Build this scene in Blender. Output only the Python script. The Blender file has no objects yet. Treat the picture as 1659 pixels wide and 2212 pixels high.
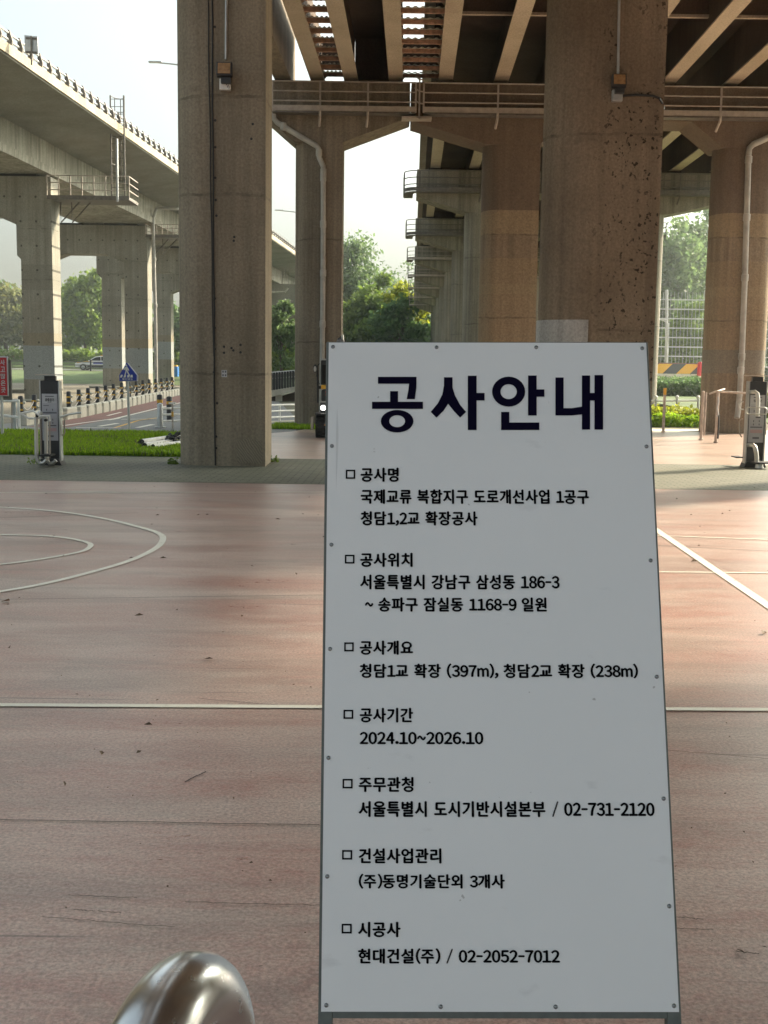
import bpy, bmesh, math, random
from mathutils import Vector, Matrix, noise
R = math.radians
rnd = random.Random(7)
SC = bpy.context.scene
COL = SC.collection

# ------------------------------------------------------------------ camera, sky, sun, exposure
CAMZ, F, S = 1.6, 2500.0, 1.6 / 1.5
PITCH, ROLL = math.atan(314 / F), R(0.79)
fwd = Vector((0, math.cos(PITCH), -math.sin(PITCH)))
up0 = Vector((0, math.sin(PITCH), math.cos(PITCH)))
rt = math.cos(ROLL) * Vector((1, 0, 0)) + math.sin(ROLL) * up0
up = -math.sin(ROLL) * Vector((1, 0, 0)) + math.cos(ROLL) * up0
CAM = Vector((0, 0, CAMZ))
cam = bpy.data.objects.new('camera', bpy.data.cameras.new('camera'))
COL.objects.link(cam)
cam.matrix_world = Matrix(((rt.x, up.x, -fwd.x, 0), (rt.y, up.y, -fwd.y, 0), (rt.z, up.z, -fwd.z, CAMZ), (0, 0, 0, 1)))
cam.data.sensor_fit = 'HORIZONTAL'
cam.data.sensor_width = 36
cam.data.lens = 36 * F / 1659
cam.data.clip_start, cam.data.clip_end = 0.05, 5000
SC.camera = cam

SUN_EL, SUN_AZ = R(30.6), math.atan2(0.80, 0.60)      # azimuth clockwise from +Y
SC.world = bpy.data.worlds.new('World')
SC.world.use_nodes = True
wn, wl = SC.world.node_tree.nodes, SC.world.node_tree.links
sky = wn.new('ShaderNodeTexSky')
sky.sky_type = 'NISHITA'
sky.sun_disc = False
sky.sun_elevation, sky.sun_rotation = SUN_EL, SUN_AZ
sky.air_density, sky.dust_density, sky.ozone_density = 1.0, 8.0, 1.0
hs = wn.new('ShaderNodeHueSaturation')
hs.inputs['Saturation'].default_value = 0.45
wl.new(sky.outputs[0], hs.inputs['Color'])
tm = wn.new('ShaderNodeMix'); tm.data_type = 'RGBA'; tm.blend_type = 'MULTIPLY'
tm.inputs[0].default_value = 1.0; tm.inputs[7].default_value = (0.93, 1.0, 0.955, 1)
wl.new(hs.outputs[0], tm.inputs[6])
wl.new(tm.outputs[2], wn['Background'].inputs['Color'])
wn['Background'].inputs['Strength'].default_value = 0.15
sun = bpy.data.objects.new('sun', bpy.data.lights.new('sun', 'SUN'))
COL.objects.link(sun)
sun.data.energy, sun.data.angle, sun.data.color = 4.2, R(3.5), (1.0, 0.84, 0.62)
sd = Vector((math.sin(SUN_AZ) * math.cos(SUN_EL), math.cos(SUN_AZ) * math.cos(SUN_EL), math.sin(SUN_EL)))
sun.rotation_euler = sd.to_track_quat('Z', 'Y').to_euler()
SC.view_settings.view_transform = 'Standard'
SC.view_settings.look = 'None'
SC.view_settings.exposure = 1.2
SC.view_settings.gamma = 1.0

# ------------------------------------------------------------------ helpers
def ray(px, py):
    return fwd + rt * ((px - 829.5) / F) + up * ((1106 - py) / F)
def G(px, py, z=0.0):
    d = ray(px, py)
    return CAM + d * ((z - CAMZ) / d.z)
def P(px, py, D):
    d = ray(px, py)
    return CAM + d * (D / d.y)
def lat(px, D, py=792):
    return P(px, py, D).x
def zz(py, D, px=829):
    return P(px, py, D).z

def tag(o, label=None, cat=None, group=None, kind=None):
    if label: o['label'] = label
    if cat: o['category'] = cat
    if group: o['group'] = group
    if kind: o['kind'] = kind
    return o
def empty(name, loc, label, cat, group=None, rz=0.0):
    o = bpy.data.objects.new(name, None)
    COL.objects.link(o)
    o.location = loc
    o.rotation_euler = (0, 0, rz)
    o.empty_display_size = 0.2
    return tag(o, label, cat, group)
def copy_tree(o, parent=None):
    c = o.copy()
    COL.objects.link(c)
    if parent: c.parent = parent
    for ch in [x for x in o.children]:
        copy_tree(ch, c)
    return c

class MB:
    def __init__(s): s.v, s.f = [], []
    def add(s, vs, fs):
        b = len(s.v)
        s.v += [Vector(v) for v in vs]
        s.f += [tuple(i + b for i in f) for f in fs]
        return s
    def box(s, c, d, rz=0.0, M=None):
        x, y, z = d[0] / 2, d[1] / 2, d[2] / 2
        vs = [Vector((sx * x, sy * y, sz * z)) for sz in (-1, 1) for sy in (-1, 1) for sx in (-1, 1)]
        m = M if M else Matrix.Rotation(rz, 3, 'Z')
        vs = [m @ v + Vector(c) for v in vs]
        return s.add(vs, [(0, 2, 3, 1), (4, 5, 7, 6), (0, 1, 5, 4), (2, 6, 7, 3), (0, 4, 6, 2), (1, 3, 7, 5)])
    def tube(s, pts, r, n=8, cap=True, closed=False):
        pts = [Vector(p) for p in pts]
        rs = r if isinstance(r, (list, tuple)) else [r] * len(pts)
        N = len(pts)
        rings = []
        pu = None
        for i, p in enumerate(pts):
            if closed:
                t = (pts[(i + 1) % N] - pts[i - 1]).normalized()
            else:
                a = pts[max(i - 1, 0)]; b = pts[min(i + 1, N - 1)]
                t = (b - a).normalized()
            if pu is None:
                pu = t.cross(Vector((0, 0, 1)) if abs(t.z) < 0.9 else Vector((1, 0, 0))).normalized()
            else:
                pu = (pu - t * pu.dot(t)).normalized()
            w = t.cross(pu)
            rings.append([p + (pu * math.cos(2 * math.pi * k / n) + w * math.sin(2 * math.pi * k / n)) * rs[i] for k in range(n)])
        vs = [v for rg in rings for v in rg]
        fs = []
        for i in range(N if closed else N - 1):
            j = (i + 1) % N
            for k in range(n):
                fs.append((i * n + k, i * n + (k + 1) % n, j * n + (k + 1) % n, j * n + k))
        if cap and not closed:
            fs.append(tuple(range(n))[::-1])
            fs.append(tuple((N - 1) * n + k for k in range(n)))
        return s.add(vs, fs)
    def bar(s, a, b, w, h):
        a, b = Vector(a), Vector(b)
        t = (b - a)
        L = t.length
        t.normalize()
        u = t.cross(Vector((0, 0, 1)) if abs(t.z) < 0.95 else Vector((0, 1, 0))).normalized()
        v = u.cross(t)
        M = Matrix((u, t, v)).transposed()
        return s.box((a + b) / 2, (w, L, h), M=M)
    def prism(s, poly, a, b, axis='y'):
        """poly of (u, v); extruded from a to b along axis. y: u=x v=z; z: u=x v=y; x: u=y v=z"""
        def mk(u, v, w):
            return (u, w, v) if axis == 'y' else ((u, v, w) if axis == 'z' else (w, u, v))
        n = len(poly)
        vs = [mk(u, v, a) for u, v in poly] + [mk(u, v, b) for u, v in poly]
        fs = [tuple(range(n))[::-1], tuple(range(n, 2 * n))]
        for i in range(n):
            j = (i + 1) % n
            fs.append((i, j, n + j, n + i))
        return s.add(vs, fs)
    def sheet(s, pts):
        return s.add(pts, [tuple(range(len(pts)))])
    def quad(s, c, u, v):
        c, u, v = Vector(c), Vector(u), Vector(v)
        return s.add([c - u - v, c + u - v, c + u + v, c - u + v], [(0, 1, 2, 3)])
    def lathe(s, c, prof, n=16, axis='z'):
        vs, fs = [], []
        for r, h in prof:
            for k in range(n):
                a = 2 * math.pi * k / n
                p = (r * math.cos(a), r * math.sin(a), h)
                if axis == 'y': p = (p[0], p[2], p[1])
                if axis == 'x': p = (p[2], p[0], p[1])
                vs.append(Vector(p) + Vector(c))
        m = len(prof)
        for i in range(m - 1):
            for k in range(n):
                fs.append((i * n + k, i * n + (k + 1) % n, (i + 1) * n + (k + 1) % n, (i + 1) * n + k))
        fs.append(tuple(range(n))[::-1]); fs.append(tuple((m - 1) * n + k for k in range(n)))
        return s.add(vs, fs)
    def ball(s, c, r, n=10):
        return s.lathe(c, [(max(r * math.sin(math.pi * i / n), 1e-4), -r * math.cos(math.pi * i / n)) for i in range(n + 1)], n + 4)
    def build(s, name, mat, parent=None, smooth=False, bevel=0.0, local=True, fix=True):
        me = bpy.data.meshes.new(name)
        off = Vector((0, 0, 0))
        if parent is not None and local:
            p = parent
            M = Matrix.Identity(4)
            while p is not None:
                M = p.matrix_basis @ M
                p = p.parent
            inv = M.inverted()
            vs = [inv @ v for v in s.v]
        else:
            vs = s.v
        me.from_pydata([tuple(v) for v in vs], [], s.f)
        me.update()
        if fix:
            bm = bmesh.new(); bm.from_mesh(me)
            bmesh.ops.recalc_face_normals(bm, faces=bm.faces)
            bm.to_mesh(me); bm.free()
        if mat: me.materials.append(mat)
        o = bpy.data.objects.new(name, me)
        COL.objects.link(o)
        if parent is not None: o.parent = parent
        if smooth:
            for p in me.polygons: p.use_smooth = True
            try: me.set_sharp_from_angle(angle=R(40))
            except Exception: pass
        if bevel:
            m = o.modifiers.new('bevel', 'BEVEL'); m.width = bevel; m.segments = 2; m.limit_method = 'ANGLE'
        return o

# ------------------------------------------------------------------ materials
class NT:
    def __init__(s, name):
        s.m = bpy.data.materials.new(name); s.m.use_nodes = True
        s.n, s.l = s.m.node_tree.nodes, s.m.node_tree.links
        s.b = s.n['Principled BSDF']
        s.pos = s.n.new('ShaderNodeNewGeometry')
    def coord(s, scale=(1, 1, 1), rot=(0, 0, 0), obj=False):
        mp = s.n.new('ShaderNodeMapping')
        mp.inputs['Scale'].default_value = scale
        mp.inputs['Rotation'].default_value = rot
        if obj:
            tc = s.n.new('ShaderNodeTexCoord'); s.l.new(tc.outputs['Object'], mp.inputs['Vector'])
        else:
            s.l.new(s.pos.outputs['Position'], mp.inputs['Vector'])
        return mp.outputs[0]
    def noise(s, vec, scale, detail=4, rough=0.55, dist=0.0):
        t = s.n.new('ShaderNodeTexNoise')
        t.inputs['Scale'].default_value = scale; t.inputs['Detail'].default_value = detail
        t.inputs['Roughness'].default_value = rough; t.inputs['Distortion'].default_value = dist
        s.l.new(vec, t.inputs['Vector'])
        return t.outputs['Fac']
    def ramp(s, v, stops):
        t = s.n.new('ShaderNodeValToRGB')
        el = t.color_ramp.elements
        while len(el) < len(stops): el.new(0.5)
        for e, (p, c) in zip(el, stops):
            e.position = p
            e.color = (c, c, c, 1) if not isinstance(c, (tuple, list)) else (*c, 1)
        s.l.new(v, t.inputs[0])
        return t.outputs[0]
    def mix(s, fac, a, b, mode='MIX'):
        t = s.n.new('ShaderNodeMix'); t.data_type = 'RGBA'; t.blend_type = mode
        for sock, val in ((t.inputs[0], fac), (t.inputs[6], a), (t.inputs[7], b)):
            if isinstance(val, (int, float)): sock.default_value = val
            elif isinstance(val, (tuple, list)): sock.default_value = (*val, 1)
            else: s.l.new(val, sock)
        return t.outputs[2]
    def math(s, op, a, b=0.0):
        t = s.n.new('ShaderNodeMath'); t.operation = op
        for sock, val in ((t.inputs[0], a), (t.inputs[1], b)):
            if isinstance(val, (int, float)): sock.default_value = val
            else: s.l.new(val, sock)
        return t.outputs[0]
    def xyz(s):
        t = s.n.new('ShaderNodeSeparateXYZ'); s.l.new(s.pos.outputs['Position'], t.inputs[0])
        return t.outputs
    def bump(s, h, strength=0.3, dist=0.02):
        t = s.n.new('ShaderNodeBump'); t.inputs['Strength'].default_value = strength; t.inputs['Distance'].default_value = dist
        s.l.new(h, t.inputs['Height']); s.l.new(t.outputs[0], s.b.inputs['Normal'])
    def out(s, col=None, rough=0.6, metal=0.0, spec=None):
        if col is not None:
            if isinstance(col, (tuple, list)): s.b.inputs['Base Color'].default_value = (*col, 1)
            else: s.l.new(col, s.b.inputs['Base Color'])
        if isinstance(rough, (int, float)): s.b.inputs['Roughness'].default_value = rough
        else: s.l.new(rough, s.b.inputs['Roughness'])
        s.b.inputs['Metallic'].default_value = metal
        if spec is not None: s.b.inputs['Specular IOR Level'].default_value = spec
        return s.m

def plain(name, col, rough=0.6, metal=0.0, var=0.12, scale=6.0, spec=None):
    t = NT(name)
    n = t.noise(t.coord(), scale, 5)
    c = t.mix(t.ramp(n, [(0.3, 0.0), (0.7, 1.0)]), tuple(x * (1 - var) for x in col), tuple(min(1, x * (1 + var)) for x in col))
    r = t.ramp(n, [(0.3, max(0, rough - 0.08)), (0.7, min(1, rough + 0.08))])
    return t.out(c, r, metal, spec)

def concrete(name, base, dark, joints=(), bands=(), streak=0.6, pits=0.0, form=0.25, holes=None):
    """cast concrete: cloudy tone, run-down streaks, board marks, pour joints at given heights, painted bands"""
    t = NT(name)
    P1 = t.coord()
    cloud = t.ramp(t.noise(P1, 0.55, 6, 0.6), [(0.32, 0.0), (0.68, 1.0)])
    c = t.mix(cloud, dark, base)
    st = t.ramp(t.noise(t.coord((3.2, 3.2, 0.10)), 1.6, 5, 0.62), [(0.42, 0.0), (0.72, 1.0)])
    c = t.mix(t.math('MULTIPLY', st, streak), c, tuple(x * 0.55 for x in dark))
    wh = t.ramp(t.noise(t.coord((2.3, 2.3, 0.07), (0, 0, 0.4)), 1.9, 5, 0.6), [(0.6, 0.0), (0.78, 1.0)])
    c = t.mix(t.math('MULTIPLY', wh, 0.4 * streak), c, tuple(min(1, x * 1.45) for x in base))
    brd = t.noise(t.coord((9.0, 9.0, 0.02)), 1.0, 1)
    c = t.mix(form, c, t.mix(t.ramp(brd, [(0.35, 0.0), (0.65, 1.0)]), tuple(x * 0.72 for x in dark), base))
    x, y, z = t.xyz()
    wob = t.math('MULTIPLY', t.math('SUBTRACT', t.noise(P1, 2.2, 3), 0.5), 0.14)
    zw = t.math('ADD', z, wob)
    for z0, z1, colr, amt in bands:
        zc = t.math('ADD', z, t.math('MULTIPLY', wob, 0.12))
        m = t.math('MULTIPLY', t.math('GREATER_THAN', zc, z0), t.math('LESS_THAN', zc, z1))
        c = t.mix(t.math('MULTIPLY', m, amt), c, t.mix(0.35, colr, c, 'MULTIPLY') if amt < 1 else colr)
    for zj in joints:
        d = t.math('ABSOLUTE', t.math('SUBTRACT', zw, zj))
        m = t.math('MULTIPLY', t.math('LESS_THAN', d, 0.02), t.ramp(t.noise(P1, 3.0, 3), [(0.35, 0.05), (0.65, 0.6)]))
        c = t.mix(m, c, tuple(v * 0.35 for v in dark))
        m2 = t.math('MULTIPLY', t.math('LESS_THAN', d, 0.16), t.ramp(t.noise(P1, 5.0, 4), [(0.5, 0.0), (0.75, 0.35)]))
        c = t.mix(m2, c, tuple(v * 0.5 for v in dark))
    if holes:                                        # form-tie holes on a grid (dx, dz)
        dx, dz, r = holes
        fx = t.math('ABSOLUTE', t.math('SUBTRACT', t.math('FRACT', t.math('DIVIDE', x, dx)), 0.5))
        fz = t.math('ABSOLUTE', t.math('SUBTRACT', t.math('FRACT', t.math('DIVIDE', z, dz)), 0.5))
        fx = t.math('MULTIPLY', fx, dx); fz = t.math('MULTIPLY', fz, dz)
        rr = t.math('ADD', t.math('MULTIPLY', fx, fx), t.math('MULTIPLY', fz, fz))
        c = t.mix(t.math('MULTIPLY', t.math('LESS_THAN', rr, r * r), 0.8), c, tuple(v * 0.25 for v in dark))
    if pits:
        pn = t.noise(t.coord((1, 1, 0.8)), 15.0, 3, 0.55)
        big = t.math('MULTIPLY', t.ramp(t.noise(P1, 1.3, 3), [(0.38, 0.15), (0.55, 1.0)]), t.ramp(t.math('MULTIPLY', x, 0.2), [(0.60, 0.0), (0.68, 1.0)]))
        pm = t.math('MULTIPLY', t.ramp(pn, [(0.60, 0.0), (0.64, 1.0)]), big)
        c = t.mix(t.math('MULTIPLY', pm, pits), c, tuple(v * 0.22 for v in dark))
    fine = t.noise(P1, 26.0, 6, 0.65)
    c = t.mix(0.36, c, t.ramp(fine, [(0.3, 0.12), (0.7, 0.78)]), 'OVERLAY')
    pn2 = t.ramp(t.noise(P1, 42.0, 2), [(0.70, 0.0), (0.74, 1.0)])
    c = t.mix(t.math('MULTIPLY', pn2, 0.5), c, tuple(v * 0.3 for v in dark))
    t.bump(t.math('ADD', t.math('MULTIPLY', fine, 0.5), t.noise(P1, 7.0, 4)), 0.35, 0.012)
    return t.out(c, 0.88, 0.0, 0.25)

M = {}
CW, CWD = (0.32, 0.268, 0.20), (0.20, 0.162, 0.118)
CL, CLD = (0.36, 0.345, 0.29), (0.24, 0.225, 0.18)
M['conc_near'] = concrete('concrete_near_pier', (0.325, 0.275, 0.20), (0.23, 0.19, 0.135), joints=(1.45, 4.2, 5.65), streak=0.62, form=0.07)
M['conc_pitted'] = concrete('concrete_pitted_pier', (0.30, 0.235, 0.165), (0.19, 0.142, 0.096), joints=(2.2, 5.15), streak=0.6, pits=1.0, form=0.1)
M['conc_pier'] = concrete('concrete_back_pier', CW, CWD, joints=(2.2, 4.8), streak=0.9, form=0.25)
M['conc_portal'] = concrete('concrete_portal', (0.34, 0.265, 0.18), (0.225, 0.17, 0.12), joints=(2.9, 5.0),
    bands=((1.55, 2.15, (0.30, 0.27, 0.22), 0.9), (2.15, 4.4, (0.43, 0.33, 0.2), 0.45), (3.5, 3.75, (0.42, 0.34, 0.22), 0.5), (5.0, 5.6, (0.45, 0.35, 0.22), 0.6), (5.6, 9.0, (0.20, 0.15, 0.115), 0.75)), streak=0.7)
M['conc_far'] = concrete('concrete_far_pier', (0.36, 0.335, 0.27), (0.22, 0.20, 0.155), joints=(3.2, 5.6), streak=1.0, form=0.3)
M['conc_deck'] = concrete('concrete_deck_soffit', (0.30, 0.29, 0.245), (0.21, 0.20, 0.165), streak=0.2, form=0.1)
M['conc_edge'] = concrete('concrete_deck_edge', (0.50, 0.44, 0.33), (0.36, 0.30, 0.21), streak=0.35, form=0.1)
M['conc_girder'] = concrete('concrete_box_girder', (0.46, 0.44, 0.36), (0.22, 0.21, 0.165), streak=0.9, form=0.2)
def left_conc(z0):
    return concrete('concrete_painted_frame', CL, CLD, joints=(z0 + 4.6, z0 + 2.6),
        bands=((z0 - 1.35, z0, (0.40, 0.44, 0.45), 0.9), (z0, z0 + 0.5, (0.36, 0.31, 0.22), 0.6), (z0 + 2.2, z0 + 3.2, (0.31, 0.30, 0.255), 0.6)),
        streak=0.55, form=0.2, holes=(0.62, 0.95, 0.045))
M['patch'] = concrete('grey_repair_patch', (0.50, 0.49, 0.46), (0.30, 0.29, 0.27), streak=0.5, form=0.0)
def plaster_mat():
    t = NT('scored_plaster')
    w = t.n.new('ShaderNodeTexWave'); w.inputs['Scale'].default_value = 9.0; w.inputs['Distortion'].default_value = 5.0; w.inputs['Detail'].default_value = 3
    t.l.new(t.coord((1, 1, 1), (0, R(35), 0)), w.inputs['Vector'])
    c = t.mix(t.ramp(w.outputs['Fac'], [(0.1, 0.0), (0.35, 1.0)]), (0.17, 0.14, 0.10), (0.27, 0.23, 0.165))
    t.bump(w.outputs['Fac'], 0.6, 0.01)
    return t.out(c, 0.9)
M['plaster'] = plaster_mat()
M['steel_brown'] = concrete('brown_painted_girder', (0.155, 0.11, 0.08), (0.10, 0.07, 0.05), streak=0.3, form=0.0)
M['flange'] = concrete('tan_girder_flange', (0.54, 0.455, 0.345), (0.41, 0.335, 0.245), streak=0.1, form=0.0)
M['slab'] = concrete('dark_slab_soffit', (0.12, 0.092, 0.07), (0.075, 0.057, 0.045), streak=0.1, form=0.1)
M['rust'] = plain('rusty_bracket', (0.45, 0.27, 0.18), 0.7, 0.0, 0.4, 9)
M['corr'] = plain('corrugated_form', (0.46, 0.41, 0.33), 0.6, 0.0, 0.3, 5)
M['galv'] = plain('galvanised_steel', (0.48, 0.49, 0.48), 0.45, 0.6, 0.15, 8)
M['rail_tan'] = plain('dusty_galvanised_rail', (0.40, 0.35, 0.30), 0.6, 0.15, 0.2, 6)
M['rail_dark'] = plain('weathered_walkway_steel', (0.16, 0.145, 0.125), 0.65, 0.2, 0.3, 8)
M['pipe'] = plain('pale_drain_pipe', (0.40, 0.385, 0.345), 0.45, 0.0, 0.25, 3)
M['white'] = plain('white_painted_steel', (0.78, 0.77, 0.72), 0.4, 0.0, 0.1, 6)
M['black'] = plain('black_rubber', (0.018, 0.018, 0.018), 0.6, 0.0, 0.3, 12)
M['charcoal'] = plain('charcoal_powder_coat', (0.030, 0.030, 0.032), 0.45, 0.0, 0.25, 5)
M['steel'] = plain('brushed_tube', (0.60, 0.59, 0.55), 0.42, 0.8, 0.05, 3)
M['yellow'] = plain('yellow_paint', (0.75, 0.42, 0.04), 0.45, 0.0, 0.15, 6)
M['orange'] = plain('orange_rim', (0.62, 0.24, 0.03), 0.5, 0.0, 0.2, 10)
M['red'] = plain('red_sign_face', (0.50, 0.012, 0.02), 0.4, 0.0, 0.1, 4)
M['blue'] = plain('blue_sign_face', (0.012, 0.035, 0.33), 0.4, 0.0, 0.1, 4)
M['bluebin'] = plain('blue_plastic', (0.05, 0.22, 0.60), 0.45, 0.0, 0.1, 4)
M['glass_dark'] = plain('dark_cab_glass', (0.012, 0.014, 0.018), 0.08, 0.0, 0.1, 4)
M['lens_amber'] = plain('amber_flood_glass', (0.34, 0.20, 0.09), 0.2, 0.0, 0.3, 14)
M['paintline'] = None
M['bark'] = plain('tree_bark', (0.11, 0.085, 0.06), 0.9, 0.0, 0.35, 9)
M['barkpale'] = plain('pale_bark', (0.42, 0.40, 0.35), 0.9, 0.0, 0.3, 9)
M['reed'] = plain('reed_plume', (0.50, 0.36, 0.23), 0.9, 0.0, 0.35, 3)
M['pinkpost'] = plain('worn_pink_post', (0.50, 0.42, 0.36), 0.6, 0.0, 0.3, 7)
M['screw'] = plain('screw_steel', (0.26, 0.265, 0.265), 0.25, 0.8, 0.05, 3)
M['text'] = plain('black_vinyl_letter', (0.003, 0.003, 0.004), 0.8, 0.0, 0.1, 8, 0.05)
M['textnavy'] = plain('navy_vinyl_letter', (0.005, 0.0035, 0.017), 0.8, 0.0, 0.1, 8, 0.05)
M['plate'] = plain('instruction_plate', (0.42, 0.42, 0.45), 0.35, 0.0, 0.08, 6)
M['plate_pale'] = plain('instruction_plate_pale', (0.52, 0.52, 0.53), 0.35, 0.0, 0.08, 6)
M['plate_ink'] = plain('instruction_print', (0.13, 0.13, 0.15), 0.5, 0.0, 0.1, 6)
M['plate_pink'] = plain('instruction_pink', (0.52, 0.34, 0.34), 0.5, 0.0, 0.1, 6)
M['carwhite'] = plain('white_car_paint', (0.78, 0.78, 0.76), 0.2, 0.0, 0.03, 2)
M['leaflitter'] = plain('dry_leaf', (0.115, 0.07, 0.04), 0.8, 0.0, 0.5, 15)

def leaf_mat(name, a, b, trans=0.5):
    t = NT(name)
    rp = t.pos.outputs['Random Per Island']
    n = t.noise(t.coord(), 0.35, 3)
    c = t.mix(t.ramp(t.math('ADD', t.math('MULTIPLY', rp, 0.6), t.math('MULTIPLY', n, 0.5)), [(0.2, 0.0), (0.8, 1.0)]), a, b)
    m = t.out(c, 0.55, 0.0, 0.25)
    tr = t.n.new('ShaderNodeBsdfTranslucent'); t.l.new(c, tr.inputs['Color'])
    ms = t.n.new('ShaderNodeMixShader'); ms.inputs[0].default_value = trans
    t.l.new(t.b.outputs[0], ms.inputs[1]); t.l.new(tr.outputs[0], ms.inputs[2])
    t.l.new(ms.outputs[0], t.n['Material Output'].inputs['Surface'])
    return m
M['leaf_mid'] = leaf_mat('mid_green_leaf', (0.085, 0.155, 0.025), (0.23, 0.32, 0.06))
M['leaf_dark'] = leaf_mat('dark_green_leaf', (0.06, 0.125, 0.045), (0.14, 0.23, 0.075))
M['leaf_olive'] = leaf_mat('olive_leaf', (0.09, 0.11, 0.035), (0.22, 0.23, 0.09))
M['leaf_yellow'] = leaf_mat('yellow_green_leaf', (0.19, 0.24, 0.02), (0.38, 0.40, 0.04))
M['leaf_pale'] = leaf_mat('pale_hazy_leaf', (0.09, 0.16, 0.06), (0.20, 0.29, 0.11))  # on the right-hand trees this paleness is haze put into the colour
M['grass'] = leaf_mat('bright_grass_blade', (0.13, 0.26, 0.01), (0.34, 0.48, 0.03), 0.6)

def court_mat(name, c1, c2, dust, amount):
    t = NT(name)
    P1 = t.coord()
    base = t.mix(t.ramp(t.noise(P1, 0.45, 6, 0.6), [(0.35, 0.0), (0.65, 1.0)]), c1, c2)
    s1 = t.ramp(t.noise(t.coord((0.6, 2.1, 1)), 1.1, 11, 0.72, 0.3), [(0.36, 0.0), (0.64, 1.0)])
    s2 = t.ramp(t.noise(t.coord((0.35, 4.0, 1), (0, 0, 0.03)), 1.0, 9, 0.68), [(0.48, 0.0), (0.68, 1.0)])
    grain = t.ramp(t.noise(t.coord((1, 1.15, 1)), 19.0, 8, 0.75), [(0.40, 0.0), (0.60, 1.0)])
    am = t.math('MULTIPLY', t.math('ADD', t.math('MULTIPLY', s1, 0.65), t.math('MULTIPLY', grain, 0.35)), amount)
    c = t.mix(am, base, dust)
    c = t.mix(t.math('MULTIPLY', s2, 0.42), c, tuple(x * 0.5 for x in dust))
    blot = t.ramp(t.noise(t.coord((0.5, 1.5, 1)), 0.8, 6, 0.6, 0.5), [(0.53, 0.0), (0.57, 1.0)])
    c = t.mix(t.math('MULTIPLY', blot, 0.34), c, tuple(x * 0.5 for x in dust))
    lt = t.ramp(t.noise(t.coord((0.32, 1.5, 1), (0, 0, -0.03)), 1.3, 10, 0.72, 0.4), [(0.47, 0.0), (0.60, 1.0)])
    c = t.mix(t.math('MULTIPLY', lt, 0.45), c, tuple(x * 1.12 for x in dust))
    sc = t.noise(t.coord((0.3, 22.0, 1), (0, 0, 0.05)), 1.0, 3, 0.4)
    c = t.mix(t.math('MULTIPLY', t.ramp(sc, [(0.71, 0.0), (0.73, 1.0)]), 0.5), c, (0.06, 0.045, 0.04))
    sc2 = t.noise(t.coord((26.0, 0.5, 1), (0, 0, 0.9)), 1.0, 3, 0.4)
    c = t.mix(t.math('MULTIPLY', t.ramp(sc2, [(0.73, 0.0), (0.75, 1.0)]), 0.35), c, (0.5, 0.44, 0.38))
    sp = t.noise(P1, 34.0, 2)
    c = t.mix(t.math('MULTIPLY', t.ramp(sp, [(0.72, 0.0), (0.75, 1.0)]), 0.55), c, (0.06, 0.04, 0.03))
    fine = t.noise(P1, 75.0, 5, 0.75)
    c = t.mix(0.6, c, t.ramp(fine, [(0.32, 0.12), (0.68, 0.85)]), 'OVERLAY')
    t.bump(t.math('ADD', t.math('MULTIPLY', fine, 0.7), t.math('MULTIPLY', grain, 0.5)), 0.16, 0.006)
    rg = t.ramp(am, [(0.0, 0.27), (1.0, 0.42)])
    return t.out(c, rg, 0.0, 0.7)
M['court'] = court_mat('red_sports_court', (0.35, 0.165, 0.13), (0.41, 0.21, 0.17), (0.52, 0.43, 0.375), 0.85)
M['court2'] = court_mat('faded_court', (0.40, 0.24, 0.18), (0.46, 0.29, 0.22), (0.50, 0.40, 0.33), 0.8)
def line_mat():
    t = NT('worn_white_line')
    n = t.noise(t.coord(), 9.0, 8, 0.75)
    c = t.mix(t.ramp(n, [(0.56, 0.0), (0.68, 0.7)]), (0.78, 0.76, 0.66), (0.45, 0.35, 0.28))
    return t.out(c, 0.5)
M['paintline'] = line_mat()
M['crackline'] = plain('court_crack', (0.06, 0.05, 0.045), 0.9, 0.0, 0.3, 20)
M['fadedline'] = plain('ghost_line', (0.56, 0.47, 0.39), 0.5, 0.0, 0.25, 12)
def paver_mat():
    t = NT('block_pavers')
    br = t.n.new('ShaderNodeTexBrick')
    t.l.new(t.coord((1, 1, 1), (0, 0, 0.02)), br.inputs['Vector'])
    br.inputs['Scale'].default_value = 1.0
    br.inputs['Brick Width'].default_value = 0.22; br.inputs['Row Height'].default_value = 0.11
    br.inputs['Mortar Size'].default_value = 0.012
    br.inputs['Color1'].default_value = (0.20, 0.19, 0.145, 1); br.inputs['Color2'].default_value = (0.145, 0.14, 0.105, 1)
    br.inputs['Mortar'].default_value = (0.06, 0.065, 0.04, 1)
    n = t.ramp(t.noise(t.coord(), 0.7, 5), [(0.35, 0.0), (0.7, 1.0)])
    c = t.mix(t.math('MULTIPLY', n, 0.45), br.outputs['Color'], (0.11, 0.12, 0.07))
    t.bump(br.outputs['Fac'], -0.4, 0.01)
    return t.out(c, 0.75)
M['paver'] = paver_mat()
M['soil'] = plain('dry_soil_and_weeds', (0.13, 0.125, 0.075), 0.95, 0.0, 0.45, 0.8)
M['grassbase'] = plain('turf_soil', (0.055, 0.10, 0.012), 0.95, 0.0, 0.4, 2.0)
M['asphalt'] = plain('grey_path_asphalt', (0.19, 0.195, 0.19), 0.75, 0.0, 0.15, 3.0)
M['road'] = plain('road_asphalt', (0.10, 0.10, 0.10), 0.8, 0.0, 0.15, 1.0)
M['redpath'] = plain('red_bike_lane', (0.22, 0.115, 0.10), 0.8, 0.0, 0.2, 2.0)
M['apron'] = concrete('channel_apron', (0.26, 0.235, 0.185), (0.18, 0.16, 0.12), streak=0.3, form=0.0)
M['kerb'] = plain('pale_kerb_stone', (0.55, 0.52, 0.43), 0.8, 0.0, 0.15, 4.0)
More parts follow.
